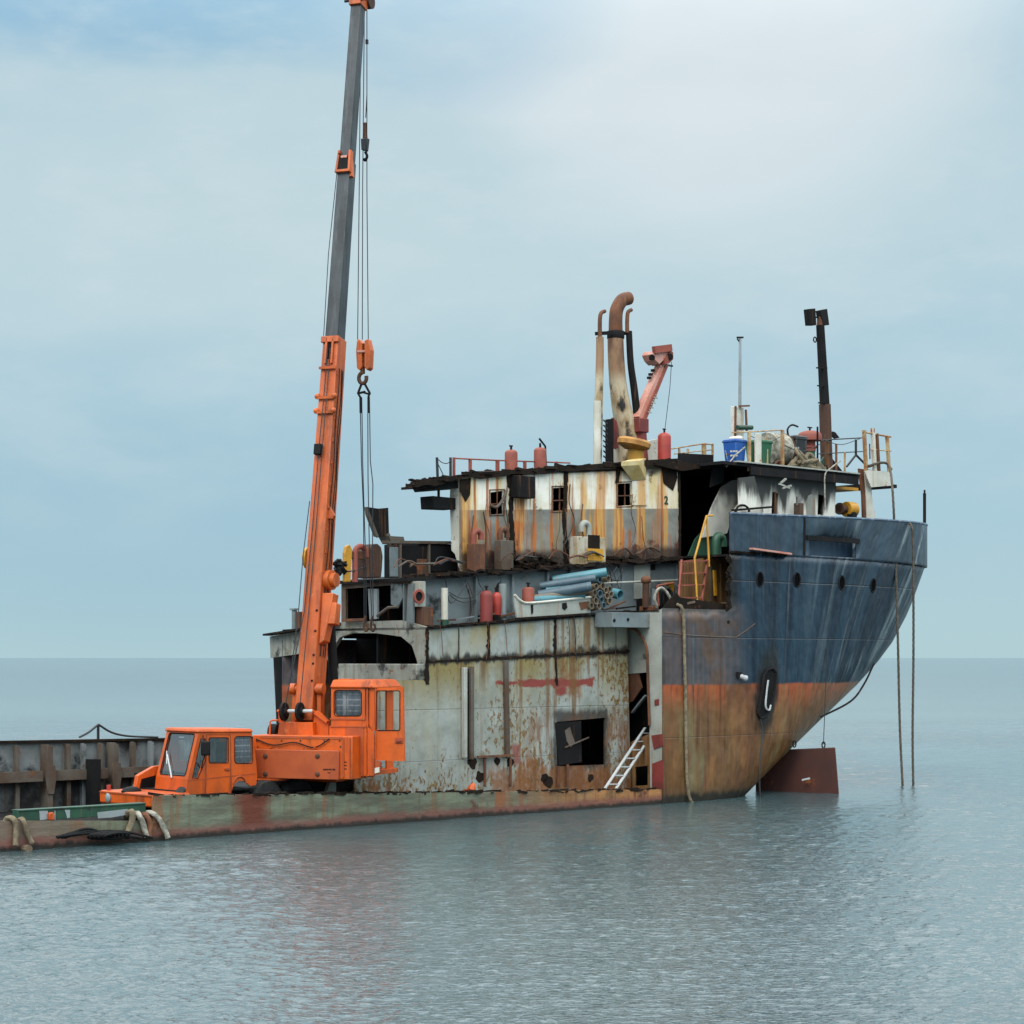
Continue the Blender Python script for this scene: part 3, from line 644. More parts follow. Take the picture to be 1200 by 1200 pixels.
# ---- forward end of the upper block (transverse face at S_F)
mb=MB()
mb.prism(PS([(316,746),(352,739),(394,729),(470,727),(500,735),(500,800),(490,800),(489,776),(483,757),(470,746),(440,742),(412,742),(398,747),(390,760),(352,766),(317,771)],S_F),(.12,0,0)); ff=mb.build('transverse_web',M['dirty'],ship,smooth=False)
mb=MB(); mb.prism(PS([(320,766),(346,764),(350,872),(325,872)],S_F+.5),(.08,0,0)); mb.build('far_side_shade_plate',M['dark'],ship,smooth=False)  # inside of the far hull, its shadow painted in as near-black colour
a=SS(398,798,S_F-.25);b=SS(490,778,S_F-.25); mb=MB(); mb.box((S_F-.3,min(a.y,b.y),a.z),(S_F+.02,max(a.y,b.y),b.z)); mb.build('girder',M['dirty'],ff,bevel=.02)
mb=MB(); mb.bar(SS(379,752,S_F-.05),SS(399,800,S_F-.05),.16,.08,up=(1,0,0)); mb.build('diagonal_brace',M['dirty'],ff)
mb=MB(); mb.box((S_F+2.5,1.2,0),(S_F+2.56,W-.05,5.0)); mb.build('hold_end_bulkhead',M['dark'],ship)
mb=MB(); mb.box((sx(345,W),W-.6,4.55),(S_F+.1,W,4.62)); mb.build('far_deck_stub',M['soot'],ff)
a=SS(312,744,S_F-.1);mb=MB(); mb.bar(SS(313,744,S_F-.1),SS(396,731,S_F-.1),.3,.05); mb.build('burnt_deck_edge',M['scorch'],ff)
# main deck over the bulkhead
z1a=S(500,735,WW).z; z1b=S(776,717,WW).z; sa=S_F; sb=S_CUT
def z1(s): return z1a+(z1b-z1a)*(s-sa)/(sb-sa)
mb=MB(); mb.hexa([(sa,WW-.06,z1(sa)-.06),(sb,WW-.06,z1(sb)-.06),(sb,W,z1(sb)-.06),(sa,W,z1(sa)-.06),(sa,WW-.06,z1(sa)),(sb,WW-.06,z1(sb)),(sb,W,z1(sb)),(sa,W,z1(sa))]); mb.build('main_deck',M['soot'],ship)
random.seed(5); mb=MB()
for i in range(120):
    s=random.uniform(sa,sb); mb.boxc(V3(s,WW-.06+random.uniform(-.02,.1),z1(s)+random.uniform(-.03,.02)),(random.uniform(.04,.3),random.uniform(.03,.1),random.uniform(.015,.04)),(random.uniform(-.3,.3),random.uniform(-.2,.2),random.uniform(-.4,.4)))
mb.build('deck_edge_debris',M['scorch'],ship)
# ---- upper trunk wall
W2=2.0
z2a=S(400,684,W2).z; s2a=sx(400,W2); z2b=S(795,656,W2).z; s2b=sx(795,W2)
def z2(s): return z2a+(z2b-z2a)*(s-s2a)/(s2b-s2a)
s2f=S_F
mb=MB(); mb.prism([(s2f,W2,z1(s2f)-.05),(s2b,W2,z1(s2b)-.05),(s2b,W2,z2(s2b)),(s2f,W2,z2(s2f))],(0,.05,0)); tw_=mb.build('trunk_wall',M['dgrey'],ship,smooth=False)
for px in (557,600,641,668,792):
    s=sx(px,W2-.05); mb=MB(); mb.box((s-.03,W2-.10,z1(s)),(s+.03,W2-.002,z2(s)-.02)); mb.build('stiffener',M['dgrey'],tw_)
mb=MB(); k=[S(586,694,W2-.01)+V3(.17*math.cos(t),0,.26*math.sin(t)) for t in[2*math.pi*i/16 for i in range(16)]]; mb.prism(k,(0,.005,0)); mb.build('oval_opening',M['dark'],tw_)
mb=MB(); mb.prism(PW([(743,662),(762,660),(762,700),(743,702)],W2-.03),(0,.02,0)); mb.build('cover_plate',M['pale'],tw_)
mb=MB(); mb.prism(PW([(746,692),(757,692),(757,716),(746,716)],W2-.015),(0,.01,0)); mb.prism(PW([(763,660),(768,659),(768,668),(763,668)],W2-.015),(0,.01,0)); mb.build('vent_opening',M['dark'],tw_)
mb=MB(); mb.tube([S(690,684,W2-.2),S(794,680,W2-.2)],.03,8); mb.build('handrail_pipe',M['pale'],tw_)
WT=SS(398,684,S_F).y
mb=MB(); mb.prism([(s2f-.1,W2-.25,z2(s2f)-.06),(s2b+.1,W2-.25,z2(s2b)-.06),(s2b+.1,W,z2(s2b)-.06),(s2f+3.0,W,z2(s2f+3.0)-.06),(s2f-.1,WT,z2(s2f)-.06)],(0,0,.08)); mb.build('upper_deck',M['soot'],ship)
random.seed(9); mb=MB()
for i in range(150):
    s=random.uniform(s2f,s2b); mb.boxc(V3(s,W2-.25+random.uniform(-.03,.35),z2(s)+random.uniform(-.01,.07)),(random.uniform(.05,.5),random.uniform(.03,.15),random.uniform(.02,.10)),(random.uniform(-.3,.3),random.uniform(-.2,.2),random.uniform(-.4,.4)))
mb.build('charred_debris',M['scorch'],ship)
# the burnt-out forward face of the trunk: posts and black openings (plane S_F)
mb=MB(); mb.prism(PS([(400,684),(404,682),(478,679),(478,684),(405,690),(405,728),(400,729)],S_F),(.08,0,0)); mb.build('trunk_front_frame',M['ribs'],ship,smooth=False)
mb=MB(); mb.prism(PS([(431,690),(442,690),(442,725),(433,726)],S_F-.02),(.06,0,0)); mb.build('post',M['grey'],ship)
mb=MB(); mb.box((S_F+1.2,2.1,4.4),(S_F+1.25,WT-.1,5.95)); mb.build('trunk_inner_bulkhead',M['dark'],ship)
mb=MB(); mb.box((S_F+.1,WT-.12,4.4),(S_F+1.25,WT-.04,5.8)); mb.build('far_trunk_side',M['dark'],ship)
mb=MB(); mb.prism(PS([(458,684),(470,684),(472,700),(466,712),(458,708)],S_F-.02),(.05,0,0)); mb.prism(PS([(478,684),(484,684),(484,735),(476,735)],S_F-.0),(.05,0,0)); mb.build('torn_plate',M['dgrey'],ship)
mb=MB(); mb.tube([SS(442,722,S_F-.1),SS(455,712,S_F-.1),SS(466,711,S_F-.1)],.04,6); mb.build('bent_scrap',M['ribs'],ship)
mb=MB(); mb.bar(SS(402,727,S_F-.1),SS(428,726,S_F-.1),.1,.07); mb.build('sill_scrap',M['rusty'],ship)
# ---------------------------------------------------------------- deckhouse
W3=2.3
house=thing('_tmp','','',(0,0,0)); bpy.data.objects.remove(house)
def poly_w(l,w,th,mat,name,par,holes=(),smooth=False,bevel=0):
    mb=MB(); mb.prism(PW(l,w),(0,th,0),[PW(h,w) for h in holes]); return mb.build(name,mat,par,smooth=smooth,bevel=bevel)
wins=[[(575,577),(590,575),(590,602),(575,603)],[(648,572),(663,571),(663,598),(648,599)],[(724,567),(740,566),(740,592),(724,593)]]
hw=poly_w([(540,674),(540,560),(592,554),(720,546),(750,544),(797,542),(797,655)],W3,.06,M['house'],'deckhouse',ship,wins)
xa=sx(540,W3); xb=sx(797,W3); zr0=S(540,556,W3).z; zr1=S(797,540,W3).z; zb0=z2(xa)
HF=5.6
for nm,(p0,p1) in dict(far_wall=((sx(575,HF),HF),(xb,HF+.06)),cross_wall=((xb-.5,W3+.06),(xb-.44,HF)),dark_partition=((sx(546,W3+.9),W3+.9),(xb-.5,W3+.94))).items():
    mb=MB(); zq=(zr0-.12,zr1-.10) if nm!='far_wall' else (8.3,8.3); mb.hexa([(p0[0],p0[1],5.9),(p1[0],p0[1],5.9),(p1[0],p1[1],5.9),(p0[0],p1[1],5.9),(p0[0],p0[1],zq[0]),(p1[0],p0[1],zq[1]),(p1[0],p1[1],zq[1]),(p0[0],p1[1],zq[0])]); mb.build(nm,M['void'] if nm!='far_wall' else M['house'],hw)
mb=MB(); mb.prism([SS(540,672,xa),SS(540,560,xa),SS(528,561,xa),SS(527,586,xa),SS(529,645,xa),SS(533,649,xa)],(.05,0,0)); mb.build('front_wall_remnant',M['white'],hw,smooth=False)
for wn in wins:
    x=[p[0] for p in wn]; y=[p[1] for p in wn]; x0,x1,y0,y1=min(x),max(x),min(y),max(y)
    mb=MB(); f=[(x0-1,y0-1),(x1+1,y0-1.5),(x1+1,y1+.5),(x0-1,y1+1)]
    mb.tube(PW(f,W3-.01),.022,6,closed=True); wf=mb.build('window_frame',M['rusty'],hw)
    mb=MB(); xm=(x0+x1)/2; mb.bar(S(xm,y0-1,W3+.02),S(xm,y1+1,W3+.02),.03); ym=y0+(y1-y0)*.55; mb.bar(S(x0-1,ym+.3,W3),S(x1+1,ym-.3,W3),.03); mb.build('window_bar',M['rusty'],wf)
mb=MB(); mb.tube(smoothpath([S(574,592,W3-.06),S(582,594,W3-.12),S(589,586,W3-.16),S(594,574,W3-.12)]),[.04]*18+[.03],7); mb.build('bent_bracket',M['ribs'],hw)
def hseam(pts,half,name='burnt_seam'):
    random.seed(int(pts[0][0])); up=[];dn=[]
    L=[V3(x,y,0) for x,y in pts]; st=[]
    for i in range(len(L)-1):
        k=max(1,int((L[i+1]-L[i]).length/3.5)); st+=[L[i].lerp(L[i+1],j/k) for j in range(k)]
    st.append(L[-1])
    for q in st: up.append((q.x-half*random.uniform(.6,1.4),q.y)); dn.append((q.x+half*random.uniform(.6,1.3),q.y))
    mb=MB(); mb.prism(PW(up+dn[::-1],W3-.03),(0,.028,0)); mb.build(name,M['scorch'],hw,smooth=False)
hseam([(601,558),(599,600),(603,668)],2.6); hseam([(664,552),(662,600),(664,660)],2.2); hseam([(725,548),(724,566)],2.0); hseam([(796,545),(797,600),(797,652)],1.2)
for l in ([(776,546),(792,545),(794,560),(789,575),(778,566)],[(540,562),(552,560),(551,580),(546,588),(539,575)],[(594,556),(602,556),(600,575),(595,570)]):
    poly_w(l,W3-.025,.02,M['scorch'],'scorch_patch',hw)
mb=MB(); a=S(602,583,W3-.15); b=S(623,559,W3-.15); mb.box((a.x,W3-.3,a.z),(b.x,W3-.005,b.z)); mb.build('burnt_cabinet',M['soot'],hw,bevel=.015)
# roof
rt=[(480,567),(510,562),(540,556),(592,551),(640,548),(720,542),(760,539),(797,537)]
random.seed(4); low=[]
for i in range(len(rt)-1):
    for j in range(6):
        t=j/6; x=rt[i][0]+(rt[i+1][0]-rt[i][0])*t; y=rt[i][1]+(rt[i+1][1]-rt[i][1])*t; low.append((x,y+random.uniform(4,8)))
mb=MB(); mb.prism(PW(rt+low[::-1],W3-.12),(0,.16,0)); mb.build('burnt_eave',M['scorch'],hw,smooth=False)
xr=sx(482,W3); zA=S(482,568,W3).z
def zroof(s): 
    t=(s-xr)/(xb-xr); return zA+(zr1-zA)*t
xm_=sx(540,W3); zmid=S(540,557,W3).z
mb=MB(); mb.hexa([(xr,W3,zA-.05),(xm_,W3,zmid-.06),(sx(543,HF-.8),HF-.8,zmid-.06),(sx(486,HF-2.0),HF-2.0,zA-.05),(xr,W3,zA+.02),(xm_,W3,zmid),(sx(543,HF-.8),HF-.8,zmid),(sx(486,HF-2.0),HF-2.0,zA+.02)])
mb.hexa([(xm_,W3,zmid-.06),(sx(842,W3),W3,zr1-.06),(sx(842,W3),HF,zr1-.06),(sx(546,HF),HF,zmid-.06),(xm_,W3,zmid),(sx(842,W3),W3,zr1),(sx(842,W3),HF,zr1),(sx(546,HF),HF,zmid)]); roof=mb.build('roof',M['soot'],hw)
random.seed(12); mb=MB()
for i in range(90):
    s=random.uniform(xr,xb); z=zA+(zmid-zA)*(s-xr)/(xm_-xr) if s<xm_ else zmid+(zr1-zmid)*(s-xm_)/(xb-xm_)
    mb.boxc(V3(s,W3+random.uniform(-.15,.3),z+random.uniform(-.03,.06)),(random.uniform(.08,.5),random.uniform(.03,.15),random.uniform(.02,.08)),(random.uniform(-.3,.3),random.uniform(-.25,.25),random.uniform(-.5,.5)))
mb.build('charred_debris',M['scorch'],roof)
poly_w([(494,569),(536,563),(538,572),(512,573),(511,571),(494,572)],W3+.1,.8,M['soot'],'eave_bracket',hw)
a=S(509,596,W3+.2); b=S(537,581,W3+.2); mb=MB(); mb.prism([S(507,581,W3+.2),S(538,584,W3+.2),S(535,597,W3+.2),S(508,596,W3+.2)],(0,.5,0)); mb.build('burnt_box',M['soot'],hw,bevel=.02)
mb=MB(); mb.bar(S(514,574,W3+.3),S(514,582,W3+.3),.05); mb.bar(S(533,572,W3+.3),S(533,584,W3+.3),.05); mb.build('hanger',M['scorch'],hw)
# box projecting under the yellow pedestal
mb=MB(); P_=[S(728,541,W3),S(751,540,W3),S(757,562,W3),S(740,566,W3),S(740,560,W3)]
mb.hexa([S(741,563,W3-.06),S(757,562,W3-.06),S(757,562,W3-.045),S(741,563,W3-.045),S(728,546,W3-.34),S(749,545,W3-.34),S(757,541,W3-.045),S(741,542,W3-.045)])
mb.hexa([S(728,546,W3-.34),S(749,545,W3-.34),S(757,541,W3-.045),S(741,542,W3-.045),S(728,541,W3-.34),S(749,540,W3-.34),S(757,537,W3-.045),S(741,538,W3-.045)]); mb.build('bracket_box',M['cream'],hw)
poly_w([(741,564),(759,562),(759,592),(741,592)],W3-.04,.035,M['house'],'backing_plate',hw)
# painted mark
cu=bpy.data.curves.new('mark','FONT'); cu.body='2'; cu.size=.32; cu.extrude=.004; cu.offset=.012
to=bpy.data.objects.new('mark_tmp',cu); col.objects.link(to); dg=bpy.context.evaluated_depsgraph_get(); me=bpy.data.meshes.new_from_object(to.evaluated_get(dg)); bpy.data.objects.remove(to)
me.materials.clear(); me.materials.append(M['green']); mk=bpy.data.objects.new('painted_number',me); col.objects.link(mk); mk.parent=hw; c=S(778.5,590.5,W3-.008); me.transform(Matrix.Translation(c)@Matrix.Rotation(R(90),4,'X'))
# after part: black doorway recess, sloping smoked panel
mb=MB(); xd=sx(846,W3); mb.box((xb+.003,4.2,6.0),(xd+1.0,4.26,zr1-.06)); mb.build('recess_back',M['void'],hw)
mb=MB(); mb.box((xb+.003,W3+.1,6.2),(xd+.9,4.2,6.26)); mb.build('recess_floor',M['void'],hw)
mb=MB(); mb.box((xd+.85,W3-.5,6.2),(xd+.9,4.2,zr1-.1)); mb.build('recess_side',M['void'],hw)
poly_w([(770,545),(800,541),(846,547),(846,551),(820,549),(800,552),(786,549)],W3-.2,.2,M['scorch'],'burnt_lintel',hw)
poly_w([(796,531),(836,533),(836,547),(796,543)],W3+.3,.06,M['soot'],'roof_coaming',hw)
poly_w([(833,571),(836,547),(848,549),(848,565)],W3-.3,.06,M['soot'],'torn_corner',hw)
sp=poly_w([(823,630),(834,596),(846,571),(858,563),(880,560),(880,585),(866,592),(858,606),(852,625)],W3-.55,.06,M['slope'],'sloping_panel',ship)
mb=MB(); mb.bar(S(858,604,W3-.7),S(876,578,W3-.7),.12,.05,up=(0,1,0)); mb.bar(S(862,604,W3-.72),S(878,582,W3-.72),.05,.06,up=(0,1,0)); mb.build('broken_batten',M['white'],sp)
poly_w([(805,656),(815,632),(824,622),(844,622),(846,656)],W3-.35,.05,M['green'],'green_bulwark',ship)
poly_w([(846,566),(870,560),(880,560),(885,600),(862,612),(862,640),(852,640)],W3-.2,.05,M['soot'],'sooty_bulkhead',ship)
# left end of the blue upper plate
poly_w([(856,650),(856,604),(874,601),(900,606),(900,650)],.2,.04,M['dblue'],'upper_side_plate',ship)
# ---------------------------------------------------------------- machinery on upper deck (parts of the ship)
def gooseneck(px,yt,yb,w,r,mat,par,dirx=1,name='vent_pipe',span=2.4):
    b=S(px,yb,w); k=PXM(b); zt=b.z+(yb-yt)/k; r2=r*span
    pts=[b,V3(b.x,b.y,zt-r2)]+[V3(b.x+dirx*r2*(1-math.cos(t)),b.y,zt-r2+r2*math.sin(t)) for t in[math.pi*i/8 for i in range(1,9)]]+[V3(b.x+dirx*2*r2,b.y,zt-r2-r*1.2)]
    mb=MB(); mb.tube(pts,r,10); return mb.build(name,mat,par)
def pbox(x0,y0,x1,y1,w,d,mat,name,par,bevel=.015):
    """box whose picture outline is x0..x1, near face on plane w"""
    a=S(x0,y1,w+d).x; b=S(x1,y1,w).x; zb=S((x0+x1)/2,y1,w).z; zt=S((x0+x1)/2,y0,w).z
    if b-a<.05: b=a+.05
    mb=MB(); mb.box((a,w,zb),(b,w+d,zt)); return mb.build(name,mat,par,bevel=bevel)
v1=pbox(547,637,569,672,W3-.4,.28,M['rusty'],'vent_box',ship); gooseneck(555,622,638,W3-.25,.075,M['brick'],v1,span=1.7)
v2=pbox(579,633,602,668,W3-.4,.28,M['ribs'],'vent_box',ship); gooseneck(586,620,634,W3-.25,.075,M['rusty'],v2,span=1.7)
v3=pbox(667,629,710,662,W3-.4,.3,M['rustbox'],'vent_box',ship); gooseneck(690,613,630,W3-.25,.085,M['pale'],v3,-1,span=1.7)
pbox(689,627,703,643,W3-.42,.02,M['scorch'],'burnt_hole',v3,0); pbox(688,643,707,657,W3-.43,.025,M['yellow'],'yellow_plate',v3,0)
for x0,x1 in((605,634),(715,745),(620,650)):
    random.seed(x0); mb=MB()
    for i in range(26):
        c=S(random.uniform(x0,x1),random.uniform(654,664),W3-.15); mb.boxc(c,(random.uniform(.1,.35),random.uniform(.1,.3),random.uniform(.03,.14)),(random.uniform(-.5,.5),random.uniform(-.5,.5),random.random()))
    mb.build('charred_debris',M['scorch'],ship)
# forward machinery
mh=pbox(450,636,541,677,3.0,1.4,M['soot'],'machinery_casing',ship)
for x0,x1,y0,y1 in((471,501,640,672),(504,536,640,670)): pbox(x0,y0,x1,y1,2.97,.025,M['dark'],'open_panel',mh,0)
for px in(469,502.5,538): 
    s=sx(px,2.95); mb=MB(); mb.bar(S(px,638,2.95),S(px,677,2.95),.06); mb.build('casing_post',M['ribs'],mh)
pbox(480,655,501,676,2.95,.3,M['brown'],'drawer_box',mh); pbox(456,641,467,676,2.96,.03,M['dgrey'],'side_panel',mh)
mb=MB(); mb.bar(S(449,635,2.96),S(541,636,2.96),.09,.07); mb.build('top_rail',M['ribs'],mh)
mb=MB(); mb.prism(PW([(430,594),(443,596),(455,595),(456,628),(442,630)],3.2),(0,.05,0)); pl=mb.build('upright_hatch_cover',M['soot'],ship,smooth=False)
mb=MB(); mb.prism(PW([(430,594),(433,600),(444,629),(441,629),(431,603)],3.17),(0,.1,0)); mb.bar(S(453,626,3.2),S(458,640,3.2),.12); mb.prism(PW([(455,628),(473,629),(475,637),(460,637)],3.1),(0,.4,0)); mb.build('hinge_bracket',M['ribs'],pl)
dm=[(427,677),(428,655),(431,645),(437,638),(443,637),(447,641),(449,652),(448,668),(447,677)]
poly_w(dm,3.0,.5,M['brown'],'winch_guard',ship,bevel=.03)
yl=poly_w([(404,682),(404,648),(406,640),(410,638),(413,644),(412,660),(411,682)],3.0,.10,M['yellow'],'chain_stopper',ship,bevel=.02)
gooseneck(416,640,682,3.05,.075,M['brick'],ship); pbox(404,646,428,655,3.02,.1,M['rusty'],'valve_body',ship)
mb=MB(); mb.tube(smoothpath([S(391,675,3.0),S(400,670,3.0),S(413,669,3.0),S(430,664,3.0)]),.018,6); mb.build('cable',M['wire'],ship)
random.seed(2); mb=MB()
for i in range(22):
    c=S(random.uniform(391,404),random.uniform(657,672),3.0); mb.boxc(c,(random.uniform(.05,.2),.06,random.uniform(.04,.14)),(random.uniform(-1,1),random.uniform(-1,1),0))
mb.build('cable_bundle',M['black'],ship)
fb=pbox(479,681,499,711,1.5,.4,M['pale'],'fan_housing',ship)
c=S(490,699,1.49); k=1/PXM(c); mb=MB(); mb.lathe(c,[(8.4*k,0),(8.4*k,.05),(5.6*k,.05),(5.6*k,.0)],(0,-1,0),24); mb.build('fan_ring',M['brick'],fb)
mb=MB(); mb.lathe(c+V3(0,-.012,0),[(5.5*k,0),(5.5*k,.005)],(0,-1,0),20); mb.build('fan_opening',M['dark'],fb)
pbox(482,711,508,733,1.5,.4,M['brown'],'motor_box',ship)
def vcyl(px,yt,yb,rpx,w,mat,name,par,rt=None):
    b=S(px,yb,w); k=1/PXM(b); mb=MB(); mb.cyl(b,b+V3(0,0,(yb-yt)*k),rpx*k,(rt or rpx)*k,16); return mb.build(name,mat,par)
o_=vcyl(521,689,731,4,1.6,M['white'],'standpipe',ship); vcyl(521,726,733,4.8,1.6,M['green'],'pipe_foot',o_)
vcyl(589,684,730,4.6,1.65,M['grey'],'standpipe',ship)
for pts in([(527,697),(535,703),(545,706),(558,703)],[(549,690),(551,705),(550,720),(546,731)],[(526,694),(540,701),(556,700)],[(545,680),(548,692),(551,700),(552,716),(550,728)]):
    mb=MB(); mb.tube(smoothpath([S(x,y,W2-.12) for x,y in pts]),.012,6); mb.build('loose_cable',M['wire'],ship)
# bollard and fittings further aft
bo=pbox(749,710,771,718,1.3,.5,M['rusty'],'bollard_base',ship)
vcyl(757,684,712,4.2,1.55,M['brown'],'valve_column',bo); c=S(757,680,1.55); mb=MB(); mb.ball(c,.15,12,(1,1,.85)); mb.build('valve_head',M['rusty'],bo)
vcyl(765,690,712,3.0,1.6,M['dgrey'],'valve_column',bo)
# rusty corrugated wall behind the steps + steps
cw=poly_w([(797,716),(797,658),(852,650),(853,716)],1.0,.05,M['rustwall'],'corrugated_wall',ship)
for px in(803,812,822,833,845): 
    mb=MB(); mb.bar(S(px,660,.97),S(px,713,.97),.07,.05); mb.build('corrugation',M['rustwall'] if px!=833 else M['ribs'],cw)
mb=MB(); mb.bar(S(837,668,.9),S(838.5,698,.9),.09,.06); mb.build('orange_strut',M['yellow'],cw)
st=MB(); st.bar(S(799,656,.45),S(795,706,.3),.05,.06); st.bar(S(829,656,.45),S(822,708,.3),.05,.06); stp=st.build('boarding_steps',M['brick'],ship)
for y,xl,xr_ in((658,799,828),(672,798,826),(686,796,824),(701,795,821)):
    t=(y-656)/50; mb=MB(); mb.bar(S(xl,y,.45-.15*t),S(xr_,y-1,.45-.15*t),.16,.035); mb.build('tread',M['brick'],stp)
mb=MB(); mb.tube([S(835,604,.5),S(828,604.5,.5),S(814,654,.35),S(815.5,680,.3),S(817,706,.25)],.030,8); mb.tube([S(828,605,.5),S(830,640,.45),S(831,664,.42)],.030,8); mb.build('yellow_handrail',M['yellow'],stp)
mb=MB(); mb.tube([S(770.5,686,.5),S(771.5,710,.5)],.035,8); mb.tube([S(770,686,.5),S(790,683,.6)],.02,6); mb.build('pipe_rail',M['brick'],stp)
gd=MB(); b=S(839,652,1.2); gd.tube([b,b+V3(0,0,.42)]+[b+V3(.14*(1-math.cos(t)),-.0,.42+.16*math.sin(t)) for t in(.6,1.2,1.8,2.4,3.1)]+[b+V3(.28,0,.28)],.13,12); gd.build('mushroom_vent',M['green'],ship)
mb=MB(); random.seed(8)
for i in range(14):
    c=S(random.uniform(796,852),random.uniform(706,714),random.uniform(.15,.8)); a_=random.uniform(-.5,.5); L_=random.uniform(.2,.7)
    mb.bar(c,c+V3(L_*math.cos(a_),L_*math.sin(a_)*.5,random.uniform(-.05,.08)),random.uniform(.04,.09))
mb.build('scrap_timber',M['timber'],ship)
poly_w([(786,701),(793,694),(797,700),(852,708),(852,716),(777,716),(777,712)],.12,.02,M['scorch'],'burnt_edge',ship)
mb=MB(); mb.bar(HP(sx(877),6.95)+V3(0,-.1,0),HP(sx(922),6.88)+V3(0,-.12,-.02),.14,.05); mb.build('broken_plank',M['pink'],ship)
random.seed(6); mb=MB()
for i in range(40):
    c=HP(sx(random.uniform(857,920)),6.83)+V3(0,-.03,0); mb.boxc(c,(random.uniform(.1,.3),.06,random.uniform(.03,.07)),(0,random.uniform(-.2,.2),0))
for i in range(30):
    c=S(854+random.uniform(-2,2),random.uniform(652,712),-.02); mb.boxc(c,(random.uniform(.04,.12),.04,random.uniform(.06,.2)),(0,random.uniform(-.5,.5),0))
mb.build('burnt_edge',M['scorch'],ship)
# loose cables and hoses left hanging about
random.seed(77)
def loose(pts,r,mat=None,name='loose_cable'):
    mb=MB(); mb.tube(smoothpath(pts,5),r,6); mb.build(name,mat or M['wire'],ship)
for i in range(11):
    x=random.uniform(548,790); y0=596+random.uniform(-30,10); w_=W3-.06
    loose([S(x,y0,w_),S(x+random.uniform(-3,3),y0+22,w_-.02),S(x+random.uniform(-5,5),y0+44,w_-.02),S(x+random.uniform(-8,8),min(664,y0+70),w_-.15)],random.uniform(.008,.016),M['wire'] if i%3 else M['rusty'])
for i in range(9):
    x=random.uniform(505,735); y=672-(x-540)*.07
    loose([S(x,y,W2-.28),S(x+random.uniform(2,8),y+random.uniform(12,26),W2-.2),S(x+random.uniform(6,22),y+random.uniform(18,36),W2-.18),S(x+random.uniform(14,38),y+random.uniform(2,12),W2-.27)],random.uniform(.008,.014))
for i in range(8):
    x=random.uniform(505,720); loose([S(x,733-(x-500)*.06,WW-.09),S(x+2,745,WW-.05),S(x+random.uniform(-2,4),760+random.uniform(-8,22),WW-.05)],.009,M['rusty'] if i%2 else M['wire'])
for i in range(16):
    x=random.uniform(455,790); y=664-(x-540)*.055; p0=S(x,y,W3-.3-random.random()*.4)+V3(0,0,.08)
    loose([p0,p0+V3(random.uniform(.2,.5),random.uniform(-.1,.1),random.uniform(.05,.3)),p0+V3(random.uniform(.5,1.0),random.uniform(-.1,.1),random.uniform(0,.12))],random.uniform(.012,.035),(M['rusty'],M['wire'],M['brown'],M['ribs'])[i%4],'twisted_scrap')
for i in range(14):
    x=random.uniform(505,775); y=731-(x-500)*.07; p0=S(x,y,WW+random.uniform(.1,.6))+V3(0,0,.05); d=V3(random.uniform(.3,.9),random.uniform(-.2,.2),random.uniform(0,.25))
    mb=MB(); mb.bar(p0,p0+d,random.uniform(.03,.07),random.uniform(.02,.05)); mb.build('scrap_bar',(M['rusty'],M['brown'],M['soot'],M['dgrey'])[i%4],ship)
# ---------------------------------------------------------------- funnel and stacks
WF=3.6
def px_tube(pts,rs,w,mat,name,par,n=16,sm=5):
    P=[S(x,y,w) for x,y in pts]; k=1/PXM(P[0]); path=smoothpath(P,sm); R_=smoothpath([V3(r*k,0,0) for r in rs],sm); mb=MB(); mb.tube(path,[q.x for q in R_],n); return mb.build(name,mat,par)
fu=px_tube([(737,545),(736,520),(733,500),(727,470),(724,448),(722,420),(721,388)],[14,13.5,12.5,11,10,9.6,9.2],WF,M['stack'],'funnel',ship)
px_tube([(721.5,392),(721.5,374),(723,362),(729,352),(737,349.5)],[8.4,8,7.9,7.9,7.8],WF,M['rusty'],'exhaust_elbow',fu)
c=S(721.5,397,WF); k=1/PXM(c); mb=MB(); mb.lathe(c,[(9.9*k,0),(10.3*k,.02),(10.3*k,8*k),(9.9*k,8*k+.02)],n=20); mb.bar(S(698,391,WF-.1),S(716,390,WF-.1),.06,.10); mb.bar(S(728,391,WF-.1),S(738,390,WF-.1),.06,.1); mb.build('clamp_band',M['soot'],fu)
ls=px_tube([(700,545),(701,500),(702,455),(703,420),(703,395)],[5.2,5.2,5,4.8,4.6],WF-.2,M['stack'],'exhaust_stack',ship,12); px_tube([(703,397),(703,375),(704.5,367),(709,364.5)],[2.6,2.5,2.4,2.2],WF-.2,M['rusty'],'stack_tip',ls,10)
vcyl(700,470,545,4.9,WF-.21,M['white'],'stack_sleeve',ls,rt=4.7)
rs_=px_tube([(750,515),(747,490),(743,455),(739,425),(737,388)],[4.6,4.6,4.4,4.0,3.8],WF-.2,M['soot'],'exhaust_stack',ship,12); px_tube([(735,390),(735,375),(736,366),(740,363)],[2.5,2.4,2.3,2.2],WF-.2,M['rusty'],'stack_tip',rs_,10)
fm=pbox(709,490,719,542,WF-.1,.3,M['soot'],'engine_frame',ship); pbox(716,488,722,525,WF-.0,.25,M['dred'],'fan_guard',fm); 
for y in range(492,540,6):
    mb=MB(); mb.bar(S(707,y,WF-.2),S(712,y+5,WF-.2),.03); mb.build('chain_link',M['wire'],fm)
poly_w([(712,528),(772,514),(772,545),(712,545)],WF+.1,.1,M['white'],'casing_plate',ship)
# pedestal with tilted dish
ped=vcyl(745,526,543,9.5,W3+.4,M['yellow'],'crane_pedestal',ship)
c=S(743,519,W3+.4); k=1/PXM(c); mb=MB(); mb.lathe(c,[(11*k,-8*k),(19.5*k,-3.5*k),(20*k,1.5*k),(18*k,4*k),(8*k,5*k)],(.16,-.12,1),24); mb.build('dish_head',M['tan'],ped)
